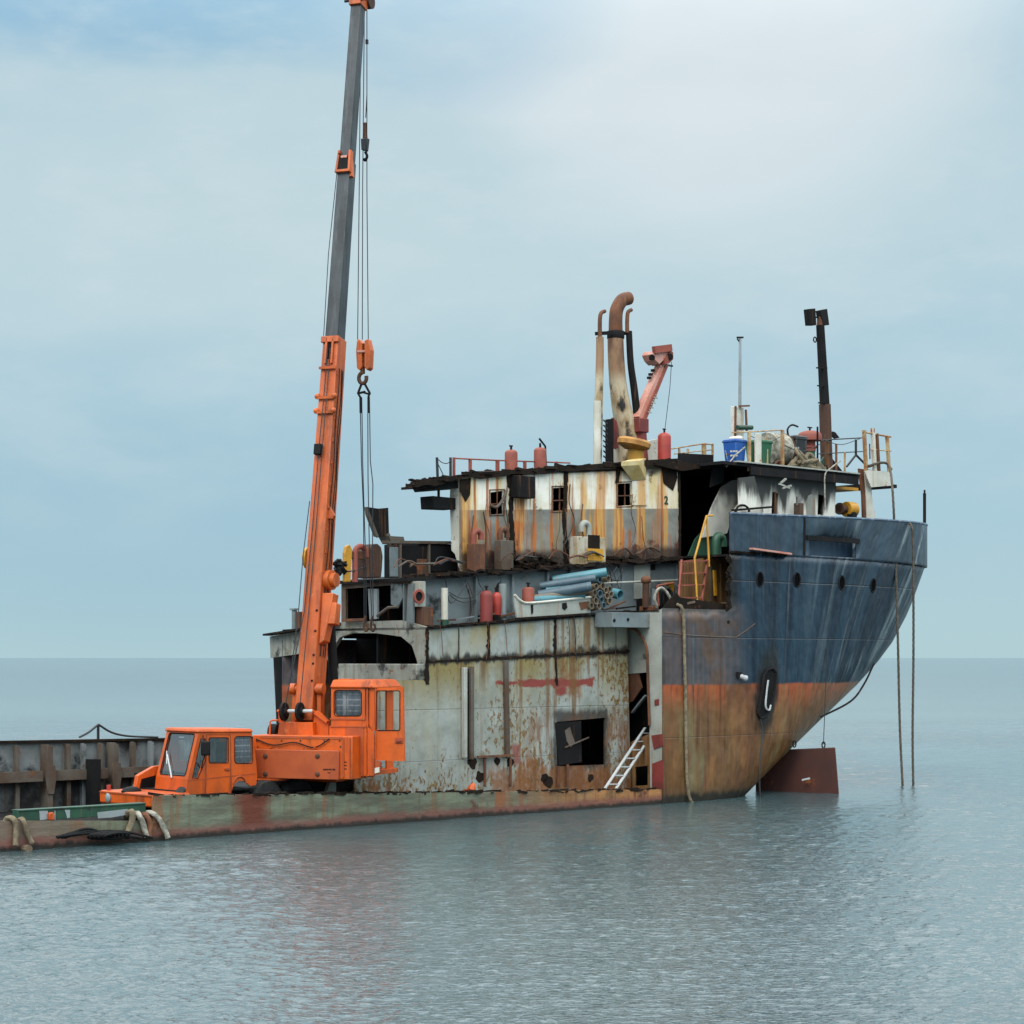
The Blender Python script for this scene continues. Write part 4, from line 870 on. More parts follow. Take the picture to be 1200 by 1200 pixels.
# railing on the deckhouse roof
def railing(posts,top,mid,w,mat,name,par=ship,hp=None,rr=.022):
    mb=MB(); mb.tube([S(x,y,w) for x,y in top],rr,6); rl=mb.build(name,mat,par)
    if mid: mb=MB(); mb.tube([S(x,y,w) for x,y in mid],rr*.8,6); mb.build('mid_rail',mat,rl)
    for x,y0,y1,t in posts: mb=MB(); mb.bar(S(x,y0,w),S(x,y1,w),t/PXM(S(x,y1,w))); mb.build('rail_post',mat,rl)
railing([(532,536,562,2.5),(551,538,557,3),(583,539,556,3.5),(615,540,553,3),(652,541,551,3)],[(531,537),(551,538),(583,539.5),(625,541),(668,542.5)],None,W3+.3,M['brick'],'roof_railing')
mb=MB(); mb.bar(S(512,536,W3+.3),S(513,564,W3+.3),.05); mb.bar(S(528,536,W3+.3),S(528,560,W3+.3),.05); mb.tube(smoothpath([S(512,537,W3+.3),S(518,542,W3+.3),S(524,543,W3+.3),S(528,540,W3+.3)]),.012,5); mb.tube([S(513,543,W3+.3),S(521,560,W3+.3)],.012,5); mb.build('broken_rail',M['wire'],ship)
railing([(796,524,540,2),(806,526,540,2),(825,520,548,4),(835,520,548,2)],[(787,526),(812,522),(825,520),(835,521)],[(790,532),(835,527)],WF-.6,M['railp'],'roof_railing')
# ---------------------------------------------------------------- after deckhouse
WA=1.5
zd=S(940,552,1.25).z
aw=poly_w([(880,612),(880,556),(980,556),(978,612)],WA,.06,M['aft'],'after_deckhouse',ship,[[(905,576),(912,578),(912,605),(904,604)],[(959,579),(966,581),(966,604),(958,603)]])
pbox(900,570,915,610,WA+.8,.05,M['dark'],'dark_partition',aw,0); mb=MB(); mb.box((sx(878,WA),WA+.5,6.8),(sx(980,WA),WA+.55,zd-.1)); mb.build('inner_wall',M['dark'],aw)
vbar(909,576,605,3,WA-.02,M['rusty'],'door_post',aw,.05)
k=PW([(946,610),(945,588),(947,581),(951,579),(955,583),(956,610)],WA-.02); mb=MB(); mb.prism(k,(0,.015,0)); mb.build('side_door',M['pale'],aw)
mb=MB(); mb.box((sx(978,WA)-.05,WA+.06,6.8),(sx(978,WA),5.2,zd-.05)); mb.build('end_wall',M['aft'],aw)
poly_w([(867,602),(866,560),(884,558),(895,600),(890,604)],WA-.35,.06,M['aft'],'wing_plate',aw)
mb=MB(); mb.bar(S(858,598,1.0),S(906,594,1.0),.06); mb.tube([S(862+8*math.cos(t)+8,600-8*math.sin(t),1.05) for t in[math.pi*i/8 for i in range(9)]],.035,6); mb.build('burnt_bar',M['soot'],aw)
x0=sx(846,1.25); x1=solve_s(1006,9) ; x1=S(1006,551,1.25).x
mb=MB(); mb.box((x0,1.2,zd-.03),(x1,W-1.3,zd+.06)); bd=mb.build('boat_deck',M['soot'],ship)
mb=MB(); a=S(880,556,1.15);b=S(1006,551,1.15); mb.box((a.x,1.14,zd-.26),(b.x,1.195,zd-.031)); mb.build('deck_fascia',M['soot'],bd)
mb=MB(); mb.box((a.x-.6,1.12,zd+.061),(b.x+.05,1.3,zd+.10)); mb.build('deck_edge',M['pale'],bd)
mb=MB(); mb.box((sx(980,1.8),1.8,zd-.36),(sx(1006,1.8),3.5,zd-.27)); mb.build('deck_beam',M['yellow'],bd)
q=[(915,566),(921,561)],[(917,572),(927,569)],[(913,567),(925,572)]
mb=MB(); [mb.bar(S(*a,1.12),S(*b,1.12),.05) for a,b in q]; mb.build('cut_marks',M['pale'],bd)
pb=pbox(930,589,942,612,WA-.4,.25,M['ribs'],'vent_housing',ship); vcyl(936,582,592,3.4,WA-.28,M['dgrey'],'vent_cap',pb)
random.seed(91)
for i in range(22):                       # tangle of thin scrap, wire ends and pipe along the boat deck edge
    x=random.uniform(852,1003); p0=V3(S(x,553,1.35).x,random.uniform(1.25,2.6),zd+.08); L_=random.uniform(.25,.9); d_=V3(random.uniform(-.6,.8),random.uniform(-.15,.15),random.uniform(.0,.35))*L_
    mb=MB(); mb.tube(smoothpath([p0,p0+d_*.5+V3(0,0,random.uniform(0,.16)),p0+d_],4),random.uniform(.012,.03),6); mb.build('scrap_pipe',(M['rusty'],M['soot'],M['ribs'],M['railp'],M['brown'])[i%5],ship)
for x,y0,t_,m_ in((884,520,2.2,'rusty'),(899,512,1.8,'railp'),(958,500,1.6,'soot'),(980,520,2,'rusty'),(990,530,1.8,'railp')):
    b_=S(x,553,1.5); mb=MB(); mb.bar(V3(b_.x,1.5,zd+.06),V3(b_.x,1.5,S(x,y0,1.5).z),t_/PXM(b_)); mb.build('broken_post',M[m_],ship)
for x0,x1,y,s_ in((880,916,511,8),(916,962,520,9),(962,1008,514,7)):
    mb=MB(); mb.tube(smoothpath([S(x0,y,1.5),S((x0+x1)/2,y+s_,1.5),S(x1,y,1.5)],7),.012,5); mb.build('slack_wire',M['wire'],ship)
# legs of the after gantry
lg=poly_w([(1007,549),(1012,550),(1015,575),(1017,612),(1012,612),(1011,580)],1.9,.07,M['rusty'],'gantry_leg',ship)
poly_w([(1013,549),(1023,551),(1021,570),(1023,590),(1027,612),(1016,612),(1015,575)],1.87,.07,M['white'],'leg_plate',lg)
mb=MB(); a=S(1022,570,1.9); b=S(1045,554,1.9); mb.box((a.x,1.7,S(1030,571,1.9).z),(b.x,3.6,S(1030,567,1.9).z)); pf_=mb.build('gantry_platform',M['soot'],ship)
poly_w([(1013,552),(1020,551),(1043,553),(1045,569),(1021,571)],1.68,.04,M['white'],'platform_apron',pf_)
for x,y0,y1,t,m_ in((1014,504,553,3.5,'railp'),(1024,502,552,4,'white'),(1029,508,553,3,'rusty'),(1041,512,553,3.2,'railp')):
    mb=MB(); mb.bar(S(x-1.5,y0,1.75),S(x+1,y1,1.75),t/PXM(S(x,y1,1.75))); mb.build('stanchion',M[m_],pf_)
mb=MB(); mb.tube([S(1011,506,1.75),S(1026,509,1.75),S(1044,512,1.75)],.03,6); mb.tube([S(1020,527,1.75),S(1044,528.5,1.75)],.022,6); mb.tube(smoothpath([S(1018,547,1.75),S(1030,543,1.75),S(1039,543,1.75),S(1045,550,1.75)]),.04,6); mb.build('platform_rail',M['railp'],pf_)
vcyl(1022.5,502,507,2.6,1.76,M['brick'],'post_cap',pf_); mb=MB(); mb.bar(S(1019,520,1.7),S(1019.5,538,1.7),.03); mb.build('hook_bar',M['rusty'],pf_)
railing([(1003,515,535,2)],[(957,517),(975,515),(1012,513)],[(958,532),(1012,529)],2.2,M['wire'],'boat_deck_railing')
mb=MB(); mb.bar(S(992,547,2.2),S(1003,533,2.2),.05); mb.bar(S(1003,533,2.2),S(1013,543,2.2),.05); mb.build('rail_brace',M['wire'],ship)
railing([(878,505,552,3.2),(917,504,556,3.2)],[(858,507),(880,506),(916,504)],None,1.35,M['railp'],'gangway_frame')
vbar(889,508,552,11,1.3,M['white'],'gangway_post',ship,.05)
# capstan motor on the poop
cp=MB(); c=S(995,597,1.5); k=1/PXM(c); cp.cyl(c+V3(-6*k,0,0),c+V3(9*k,0,0),9*k,n=18); cpm=cp.build('capstan_motor',M['yellow'],ship,bevel=.02)
mb=MB(); mb.cyl(c+V3(-19*k,0,0),c+V3(-6*k,0,0),4*k); mb.lathe(c+V3(-19*k,0,0),[(7*k,0),(7*k,3*k),(4*k,5*k)],(1,0,0)); mb.box(c+V3(-6*k,-.12,-16*k),c+V3(7*k,.12,-9.2*k)); mb.build('capstan_drive',M['brown'],cpm)
mb=MB(); mb.cyl(c+V3(-2*k,-.25,-8*k),c+V3(-2*k,-.05,-8*k),4.6*k); mb.build('capstan_gear',M['black'],cpm)
# jack staff at the taffrail
qs=solve_s(1085,7.9); q=HP(qs,8); d=DEP(q)
jz=lambda y: H-(y-771)/F*d
mb=MB(); mb.cyl(V3(q.x,q.y+.05,jz(640)),V3(q.x,q.y+.05,jz(578)),.05); mb.cyl(V3(q.x,q.y+.05,jz(578)),V3(q.x,q.y+.05,jz(574)),.03); mb.bar(V3(q.x-.07,q.y+.05,jz(579)),V3(q.x+.07,q.y+.05,jz(579)),.03); mb.build('stern_staff',M['soot'],ship)
# slot in the quarter (hawse opening), lamp, bottom pipe
c=HP(solve_s(900,4) ,4)
def hull_px(px,py,off=.0):
    z=3.5
    for _ in range(12):
        lo,hi=S_CUT,lev(z)[0]+lev(z)[1]*.97
        for _ in range(36):
            m=(lo+hi)/2
            if proj(HP(m,z))[0]<px: lo=m
            else: hi=m
        q=HP(lo,z); z=H-(py-771)/F*DEP(q)
    t=(HP(lo+.05,z)-HP(lo-.05,z)).normalized(); up=(HP(lo,z+.1)-HP(lo,z-.1)).normalized(); n=t.cross(up).normalized()
    if n.y>0: n=-n
    q=HP(lo,z); return q+n*off
sl=[(904,783),(908,788),(907,800),(905,815),(901,830),(896,840),(890,842),(887,836),(889,824),(892,808),(894,792),(898,785)]
mb=MB(); k=[hull_px(x,y,.035) for x,y in sl]; mb.prism(k,(.02,.05,0)); sl_=mb.build('hawse_slot',M['dark'],ship)
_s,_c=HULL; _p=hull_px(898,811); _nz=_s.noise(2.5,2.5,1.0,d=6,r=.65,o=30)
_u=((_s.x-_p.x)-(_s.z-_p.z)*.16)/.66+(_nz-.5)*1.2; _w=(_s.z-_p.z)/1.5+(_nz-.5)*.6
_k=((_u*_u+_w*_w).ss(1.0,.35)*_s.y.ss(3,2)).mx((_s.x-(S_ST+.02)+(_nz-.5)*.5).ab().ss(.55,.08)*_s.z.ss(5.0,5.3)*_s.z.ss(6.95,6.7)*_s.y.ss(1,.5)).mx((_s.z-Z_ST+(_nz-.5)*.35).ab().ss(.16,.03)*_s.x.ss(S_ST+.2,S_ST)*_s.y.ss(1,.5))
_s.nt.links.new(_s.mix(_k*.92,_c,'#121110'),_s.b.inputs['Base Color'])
mb=MB(); mb.tube(k,.045,7,closed=True); mb.build('slot_rim',M['soot'],sl_)
mb=MB(); mb.tube(smoothpath([hull_px(897,797,.1),hull_px(895,812,.1),hull_px(894,828,.1),hull_px(898,832,.1),hull_px(900,826,.1)]),.028,6); mb.build('slot_link',M['alu'],sl_)
c=hull_px(866,792,.0); mb=MB(); mb.cyl(c,c+V3(.05,-.16,-.05),.07); mb.ball(c+V3(.06,-.18,-.06),.085,10); lp=mb.build('side_lamp',M['alu'],ship); mb=MB(); mb.boxc(c+V3(-.06,-.04,.03),(.16,.08,.16)); mb.build('lamp_bracket',M['soot'],lp)
mb=MB(); mb.tube(smoothpath([hull_px(958,838,.12),hull_px(985,815,.35),hull_px(1002,797,.3),hull_px(1020,776,.12)]),.03,6); mb.build('bottom_pipe',M['soot'],ship)
c=hull_px(853,729,.02); mb=MB(); mb.lathe(c,[(.05,0),(.05,.01)],(0,-1,0),10); mb.build('drain_hole',M['dark'],ship)
# the horizontal split in the purple plating
mb=MB(); mb.tube([hull_px(x,y,.015) for x,y in((778,741),(800,744),(830,746),(862,747),(875,738),(884,731))],.018,5); mb.build('plate_edge',M['ribs'],ship)
# rudder
rp=[AT(886,880,60.4),AT(979,876,58.9),AT(983.5,931,58.7),AT(886,936,60.2)]
mb=MB(); lo2=[V3(p.x,p.y,-1.0) for p in(rp[2],rp[3])]; mb.prism([rp[0],rp[1],V3(rp[2].x,rp[2].y,-.05),lo2[0],lo2[1]],(.10,.10,0)); rd=mb.build('rudder',M['rud'],ship,bevel=.02)
for x,y in((965,873),(931,872)):
    c=AT(x,y,59.2); mb=MB(); mb.tube([c+V3(.07*math.cos(t),0,.09*math.sin(t)) for t in[2*math.pi*i/12 for i in range(12)]],.02,6,closed=True); mb.build('lifting_eye',M['soot'],rd)
a=rp[0].lerp(rp[3],.6); mb=MB(); mb.bar(AT(940,914,59.2),AT(949,912,59.1),.05); mb.build('anode',M['alu'],rd)
mb=MB(); mb.tube([hull_px(968,760,.04),AT(965,872,59.2)],.012,5); mb.build('rudder_pendant',M['wire'],ship)
# ---------------------------------------------------------------- mobile crane
def orange_mat(name,a,b,fade):
    s=Sh(name); wp=s.noise(2,2,2,d=8,r=.68,o=1); st=s.noise(7,7,.5,d=5,o=2)
    c=s.mix(s.noise(.8,d=3,o=3).ss(.35,.65),a,b); c=s.mix(st.ss(.55,.75)*fade,c,'#c9714a')
    c=s.mix(st.ss(.66,.74)*.35,c,'#4a2a1c'); c=s.mix(wp.ss(.66,.69)*.8,c,'#5a2a1a'); c=s.mix(s.noise(30,d=2,o=6).ss(.5,.8)*.2,c,'#39241c')
    gr=s.noise(1.1,1.1,.5,d=7,r=.66,o=8); c=s.mix(gr.ss(.46,.66)*.5,c,'#83400f'); c=s.mix(s.noise(3,3,.3,d=6,r=.65,o=9).ss(.52,.66)*.5,c,'#3a2118'); c=s.mix(s.noise(5,5,4,d=8,r=.7,o=10).ss(.60,.70)*.35,c,'#d98a58')
    s.bump(wp+s.noise(1.2,d=2,o=7)*1.5,.35,.03); return s.done(c,wp*.35+.32)
OR=orange_mat('crane_orange','#c85406','#b84a05',.15); ORF=orange_mat('boom_orange','#c45c1e','#b14e17',.4); ORD=paint('dull_orange_plate','#a54a1c','#984017',rust=.22,streak=.25,rough=.6,sc=2,stc='#6b3620')
BD=paint('boom_steel','#1b1f23','#33393d',rust=.22,streak=.6,rough=.45,stc='#4a5055',sc=1.2)
s_=Sh('tinted_glass'); s_.b.inputs['Transmission Weight'].default_value=0; nt=s_.nt
tr=nt.nodes.new('ShaderNodeBsdfTransparent'); gl=nt.nodes.new('ShaderNodeBsdfGlossy'); gl.inputs['Roughness'].default_value=.03; mxs=nt.nodes.new('ShaderNodeMixShader'); fr_=nt.nodes.new('ShaderNodeLayerWeight'); fr_.inputs[0].default_value=.22
tr.inputs[0].default_value=(.86,.9,.9,1); nt.links.new((Val(s_,fr_.outputs['Facing'])*.7+.05).mn(1.0).k,mxs.inputs[0]); nt.links.new(tr.outputs[0],mxs.inputs[1]); nt.links.new(gl.outputs[0],mxs.inputs[2]); nt.links.new(mxs.outputs[0],nt.nodes['Material Output'].inputs[0]); GLASS=s_.m
def plaid():
    s=Sh('plaid_curtain')
    def ln(v,p,w):
        n=s.nt.nodes.new('ShaderNodeMath'); n.operation='PINGPONG'; s.nt.links.new(v.k,n.inputs[0]); n.inputs[1].default_value=p; return Val(s,n.outputs[0]).ss(w,w*.5)
    c=s.mix(ln(s.z,.065,.018).mx(ln(s.x+s.y*.8,.055,.015))*.75,'#6a6672','#c4b4b6'); c=s.mix(ln(s.x+s.y*.8,.11,.02)*.5,c,'#5a2f38'); s.bump(s.noise(14,14,1,d=2),.6,.03); return s.done(c,.9)
PLAID=plaid(); CURT=paint('pale_curtain','#c4c2ba','#9c9a94',rust=0,streak=.5,rough=.9,sc=3,stc='#77756f')
s=Sh('tyre_rubber'); TY=s.done(s.mix(s.noise(6,d=4).ss(.4,.7),'#1a1a1b','#2c2b29'),.85)
s=Sh('lamp_glass'); LG=s.done('#80888a',.15)
# superstructure frame: r right, f forward (towards the wreck), z up
PH=R(20); OX,OD=(355-600)/F*49.2,49.2
FW=V3(math.sin(PH),math.cos(PH),0); RW=V3(math.cos(PH),-math.sin(PH),0)
CM=SHIPI @ Matrix(((RW.x,FW.x,0,OX),(RW.y,FW.y,0,OD),(0,0,1,0),(0,0,0,1)))
CI=CM.inverted()
def C(px,py,f):                            # pixel ray meets the plane f = const
    tx=(px-600)/F; D=(f+FW.x*OX+FW.y*OD)/(FW.x*tx+FW.y); p=V3(tx*D,D,H-(py-771)/F*D); return CI@(SHIPI@p)
def CR(px,py,r):
    tx=(px-600)/F; D=(r+RW.x*OX+RW.y*OD)/(RW.x*tx+RW.y); p=V3(tx*D,D,H-(py-771)/F*D); return CI@(SHIPI@p)
org=CM@V3(0,0,.2)
crane=thing('mobile_crane','orange truck crane with a tall telescopic boom standing in the cut-open hold','crane',org)
def cbox(x0,y0,x1,y1,f,d,mat,name,par=crane,bevel=.02):
    a=C(x0,y1,f); b=C(x1,y0,f); mb=MB(CM); mb.box((a.x,f,a.z),(b.x,f+d,b.z)); return mb.build(name,mat,par,bevel=bevel)
def cprism(l,f,d,mat,name,par=crane,holes=(),bevel=0):
    mb=MB(CM); mb.prism([C(x,y,f) for x,y in l],(0,d,0),[[C(x,y,f) for x,y in h] for h in holes]); return mb.build(name,mat,par,smooth=False,bevel=bevel)
def rr(x0,y0,x1,y1,r,n=4):                  # rounded rectangle, pixels
    o=[]
    for cx,cy,a in((x1-r,y0+r,-90),(x1-r,y1-r,0),(x0+r,y1-r,90),(x0+r,y0+r,180)):
        o+=[(cx+r*math.cos(R(a+90*i/n)),cy+r*math.sin(R(a+90*i/n))) for i in range(n+1)]
    return o
FR=-1.7
sup=cbox(296,863,413,911,FR,1.3,OR,'counterweight')
cbox(299,879.5,397,912,FR-.07,.068,ORD,'counterweight_plate',sup); cbox(305,863.5,401,865,FR-.012,.01,ORD,'plate_lip',sup,0)
for x in(311,372):
    for y in(886,907):
        c=C(x,y,FR-.075); mb=MB(CM); mb.lathe(c,[(.055,0),(.055,.02),(.03,.035)],(0,-1,0),12); mb.build('bolt',M['brown'],sup)
cbox(401,865,403,911,FR-.02,.018,ORD,'corner_seam',sup,0); cbox(409,865,410.5,911,FR-.02,.018,ORD,'corner_seam',sup,0)
for y in(893,897,901): cbox(403.5,y-.5,406,y+.5,FR-.012,.01,M['soot'],'slot',sup,0)
# small dark maker's lettering, too faint to read
random.seed(11); mb=MB(CM); x=378.5
for i in range(9):
    w_=1.25; 
    a=C(x,902.6,FR-.078);b=C(x+w_*random.uniform(.6,1),900.6+random.uniform(0,.5),FR-.078); mb.box((a.x,FR-.078,a.z),(b.x,FR-.0705,b.z)); x+=1.6
a=C(384,906,FR-.078);b=C(387,905.3,FR-.078); mb.box((a.x,FR-.078,a.z),(b.x,FR-.0705,b.z)); mb.build('faint_lettering',M['soot'],sup,smooth=False)
for i_,(xa_,ya_) in enumerate(((301,868),(330,868),(352,868),(380,868),(398,868),(302,875),(399,875))):
    mb=MB(CM); c=C(xa_,ya_,FR-.003); mb.lathe(c,[(.022,0),(.018,.012)],(0,-1,0),8); mb.build('small_bolt',M['brown'],sup)
mb=MB(CM); mb.tube(smoothpath([C(300,866,FR-.04),C(320,873,FR-.05),C(345,870,FR-.05),C(368,876,FR-.05),C(386,866,FR-.04)]),.016,6); mb.build('hydraulic_hose',M['black'],sup)
for x in(316,368):
    mb=MB(CM); mb.tube([C(x,879,FR-.03),C(x+.3,876,FR-.05),C(x+2,876,FR-.05)],.02,6); mb.build('lifting_lug',OR,sup)
mb=MB(CM); mb.box((-1.1,-.4,.95),(1.05,1.5,1.5)); mb.build('slew_platform',OR,crane,bevel=.02)
mb=MB(CM); mb.cyl(V3(0,0,.62),V3(0,0,.96),.8,n=28); mb.build('slew_ring',M['soot'],crane)
# winch house and brackets
wh=cprism([(325,863),(327,846.5),(366,846.5),(367,863)],-1.25,.9,OR,'winch_housing',bevel=.015)
cprism([(366,863),(368,833),(373,833),(385,845),(385,863)],-1.05,.08,OR,'boom_bracket',bevel=.01); cprism([(326,847),(326,831),(331,831),(334,847)],-1.05,.06,OR,'boom_bracket',bevel=.01)
mb=MB(CM); mb.bar(C(368,834,-1.1),C(384,846,-1.1),.10,.06); mb.build('bracket_stay',OR,crane)
mb=MB(CM); mb.cyl(C(325,833.4,-1.15),C(368,833.4,-1.15),.035); ws_=mb.build('winch_shaft',OR,crane)
for x0,x1 in((338,349),(354,366.5)): mb=MB(CM); mb.cyl(C(x0,833.4,-1.15),C(x1,833.4,-1.15),.045); mb.build('winch_sleeve',M['alu'],ws_)
for x in(333,351.5):
    mb=MB(CM); c=C(x,834,-1.15); mb.cyl(c-V3(.03,0,0),c+V3(.03,0,0),.22,n=20); mb.cyl(c-V3(.09,0,0),c+V3(.09,0,0),.10); mb.build('rope_sheave',M['soot'],ws_)
mb=MB(CM); mb.tube([C(316,862,-1.3),C(316.5,846,-1.3),C(319,844,-1.3),C(326,844,-1.3)],.022,6); mb.build('grab_rail',OR,crane)
mb=MB(CM); c=C(322,858,-.9); mb.cyl(c-V3(.1,0,0),c+V3(.1,0,0),.2,n=18); mb.build('hose_reel',M['soot'],crane)
# boom in the plane r = r0
pf=C(363,825,-.6); r0=pf.x; pt_=CR(420,3,r0); ax=(pt_-pf).normalized(); nb=V3(0,-ax.z,ax.y).normalized()   # nb points back at the camera
if nb.y>0: nb=-nb
def bp(py): 
    px=363+(420-363)*(825-py)/822
    lo,hi=-.2,1.3
    for _ in range(40):
        m=(lo+hi)/2
        q=pf+(pt_-pf)*m
        if proj(CM@q)[1]>py: lo=m
        else: hi=m
    return pf+(pt_-pf)*lo
def bsec(y0,y1,w0,d0,w1,d1,mat,name,par,bevel=.02):
    mb=MB(CM); v=[]
    for y,w_,d_ in((y0,w0,d0),(y1,w1,d1)):
        c=bp(y); v+=[c+V3(-w_/2,0,0)+nb*d_/2,c+V3(w_/2,0,0)+nb*d_/2,c+V3(w_/2,0,0)-nb*d_/2,c+V3(-w_/2,0,0)-nb*d_/2]
    mb.hexa(v); return mb.build(name,mat,par,bevel=bevel)
BW=lambda y: (.40+(.47-.40)*(y-397)/(830-397), .50+(.64-.50)*(y-397)/(830-397))
b1=bsec(846,397,*BW(846),*BW(397),ORF,'base_boom',crane)
b2=bsec(400,190,.35,.42,.32,.38,BD,'middle_boom',crane); b3=bsec(192,2,.29,.34,.27,.31,BD,'top_boom',crane)
def bpt(py,u,v,w_=None):      # u across (-1..1 of width), v metres out of the near face
    wd=BW(py) if py>=397 else ((.33,.40) if py>190 else (.28,.32)); return bp(py)+V3(u*wd[0]/2,0,0)+nb*(wd[1]/2+v)
def bplate(y0,y1,u0,u1,v0,v1,mat,name,par,bevel=.01):
    mb=MB(CM); mb.hexa([bpt(y0,u0,v0),bpt(y0,u1,v0),bpt(y0,u1,v1),bpt(y0,u0,v1),bpt(y1,u0,v0),bpt(y1,u1,v0),bpt(y1,u1,v1),bpt(y1,u0,v1)]); return mb.build(name,mat,par,bevel=bevel)
bplate(405,398,-1.15,1.15,-.02,.06,ORF,'boom_collar',b1); bplate(424,402,-.25,.25,-.0,.012,M['dark'],'rope_slot',b1,0)
bplate(430,399,-.55,-.28,.003,.06,ORF,'slot_cheek',b1); bplate(430,399,.28,.55,.003,.06,ORF,'slot_cheek',b1)
for y in(435,470,487): 
    mb=MB(CM); mb.bar(bpt(y,-1.1,.05),bpt(y,1.1,.05),.05,.06); mb.build('rope_guide',ORF,b1)
for y in(468,485):
    for u in(-1.08,1.08): mb=MB(CM); mb.ball(bpt(y,u,.03),.075,10); mb.build('guide_lug',ORF,b1)
bplate(537,525,-.75,.1,.02,.16,M['soot'],'rope_roller',b1)
for y0,y1,u in((608,594,1.0),):
    mb=MB(CM); wd=BW(600); c0=bp(594)+V3(wd[0]/2,0,0)+nb*.05; c1=bp(607)+V3(wd[0]/2,0,0)+nb*.05; mb.prism([c0,c1+V3(.16,0,.02),c1+V3(.12,0,-.06),c1+V3(0,0,-.05)],nb*.12); mb.build('side_bracket',ORD,b1,smooth=False)
mb=MB(CM); c=bp(655)+V3(-BW(655)[0]/2-.05,0,0)+nb*.1; mb.cyl(c+V3(-.03,0,0),c+V3(.04,0,0),.26,n=18); rw=mb.build('rope_pulley',M['yellow'],b1); mb=MB(CM); mb.cyl(c+V3(-.12,0,0),c+V3(.1,0,0),.04); mb.build('pulley_pin',M['soot'],rw)
mb=MB(CM); wd=BW(680); c=bp(680)+V3(wd[0]/2,0,0)+nb*.0; mb.cyl(c,c+V3(.16,-.02,0),.24,n=20); mb.cyl(c+V3(.16,-.02,0),c+V3(.27,-.03,0),.17,n=18); mb.build('slew_motor',ORF,b1)
mb=MB(CM); wd=BW(720); 
def side(py,dx,v): return bp(py)+V3(BW(py)[0]/2+dx,0,0)+nb*v
mb.hexa([side(757,.0,-.1),side(752,.14,-.1),side(752,.14,.22),side(757,.0,.22),side(697,0,-.1),side(697,.30,-.1),side(697,.30,.22),side(697,0,.22)]); mb.hexa([side(733,.05,-.08),side(733,.38,-.08),side(733,.38,.2),side(733,.05,.2),side(708,.05,-.08),side(708,.38,-.08),side(708,.38,.2),side(708,.05,.2)]); mb.build('boom_side_box',ORF,b1,bevel=.02)
mb=MB(CM); mb.cyl(bpt(809,-1.75,-.1),bpt(809,1.75,-.1),.085,n=16); mb.cyl(bpt(809,-1.85,-.1),bpt(809,-1.2,-.1),.13,n=16); mb.cyl(bpt(809,1.2,-.1),bpt(809,1.9,-.1),.13,n=16); mb.build('pivot_tube',ORF,b1)
for u in(-1.35,1.35):
    mb=MB(CM); mb.bar(bpt(811,u,-.2),bpt(850,u*1.05,-.3),.10,.2); mb.build('pivot_cheek',ORF,b1)
mb=MB(CM); mb.cyl(CM.inverted()@(CM@V3(r0+.36,.2,1.6)),bp(700)+V3(.2,0,0)-nb*.25,.11,n=16); mb.build('luffing_cylinder',M['soot'],crane)
for y in(718,742,780,800,770): 
    mb=MB(CM); c=bpt(y,.72,.0); mb.boxc(c,(.05,.03,.05)); mb.build('rust_spot',M['soot'],b1)
for v,x in((.12,.03),(.02,.05),(-.10,.03)):   # hydraulic hoses clipped down the side of the boom
    mb=MB(CM); mb.tube([side(y_,x+.012*math.sin(y_*.07+v*9),v) for y_ in range(770,420,-14)],.013,5); mb.build('hydraulic_hose',M['black'],b1)
for y_ in range(440,700,26):
    mb=MB(CM); mb.boxc(side(y_,.01,.21),(.05,.03,.09)); mb.build('side_bolt_plate',ORD,b1)
# collar at the second joint, head
cl=bplate(206,203,-1.2,1.2,-.02,.08,ORF,'boom_collar',b2); bplate(184,180,-1.1,-.7,.0,.10,ORF,'collar_ear',cl); bplate(206,180,-1.2,-.85,-.1,.07,ORF,'collar_cheek',cl); bplate(206,180,.85,1.25,-.1,.07,ORF,'collar_cheek',cl); bplate(203,186,-.8,.8,.01,.05,M['soot'],'collar_rollers',cl); bplate(189,186,-.6,.6,.05,.07,M['pink'],'collar_bar',cl)
mb=MB(CM); mb.bar(side(190,-.06,.1),side(210,.0,.1),.10,.14); mb.build('collar_lever',ORF,cl)
hd=bplate(9,-40,-1.15,1.15,-.38,.06,ORF,'boom_head',b3); mb=MB(CM); mb.bar(bpt(4,-2.1,.02),bpt(4,2.1,.02),.05); mb.build('head_pin',M['soot'],hd)
tip=bp(2); mb=MB(CM); c=tip+V3(.16,.33,.1); mb.cyl(c-V3(.06,0,0),c+V3(.06,0,0),.2,n=18); mb.build('head_sheave',M['brown'],hd)
# ropes along the boom face
for u0,u1 in((-.18,-.62),(.18,-.12)):
    mb=MB(CM); mb.tube([bpt(412,u0,.05),bpt(470,u0,.06),bpt(530,u0*1.2,.10),bpt(620,(u0+u1)/2,.05),bpt(720,u1,.05)]+([C(351,833,-1.2)] if u1>-.5 else [c0 for c0 in [bp(655)+V3(-BW(655)[0]/2-.05,0,0)+nb*.36]][:0]+[C(333,833,-1.2)]),.013,5); mb.build('hoist_rope',M['wire'],b1)
mb=MB(CM); mb.tube([bpt(190,-1.25,0),bpt(300,-1.45,0),bpt(396,-1.3,0)],.011,5); mb.build('extension_rope',M['wire'],b2)
mb=MB(CM); q=bp(655)+V3(-BW(655)[0]/2-.05,0,0)+nb*.36; mb.tube([bpt(590,-1.1,.0),q,C(350,715,-1.0),C(341,790,-1.1),C(334,830,-1.2)],.012,5); mb.build('hoist_rope',M['wire'],b1)
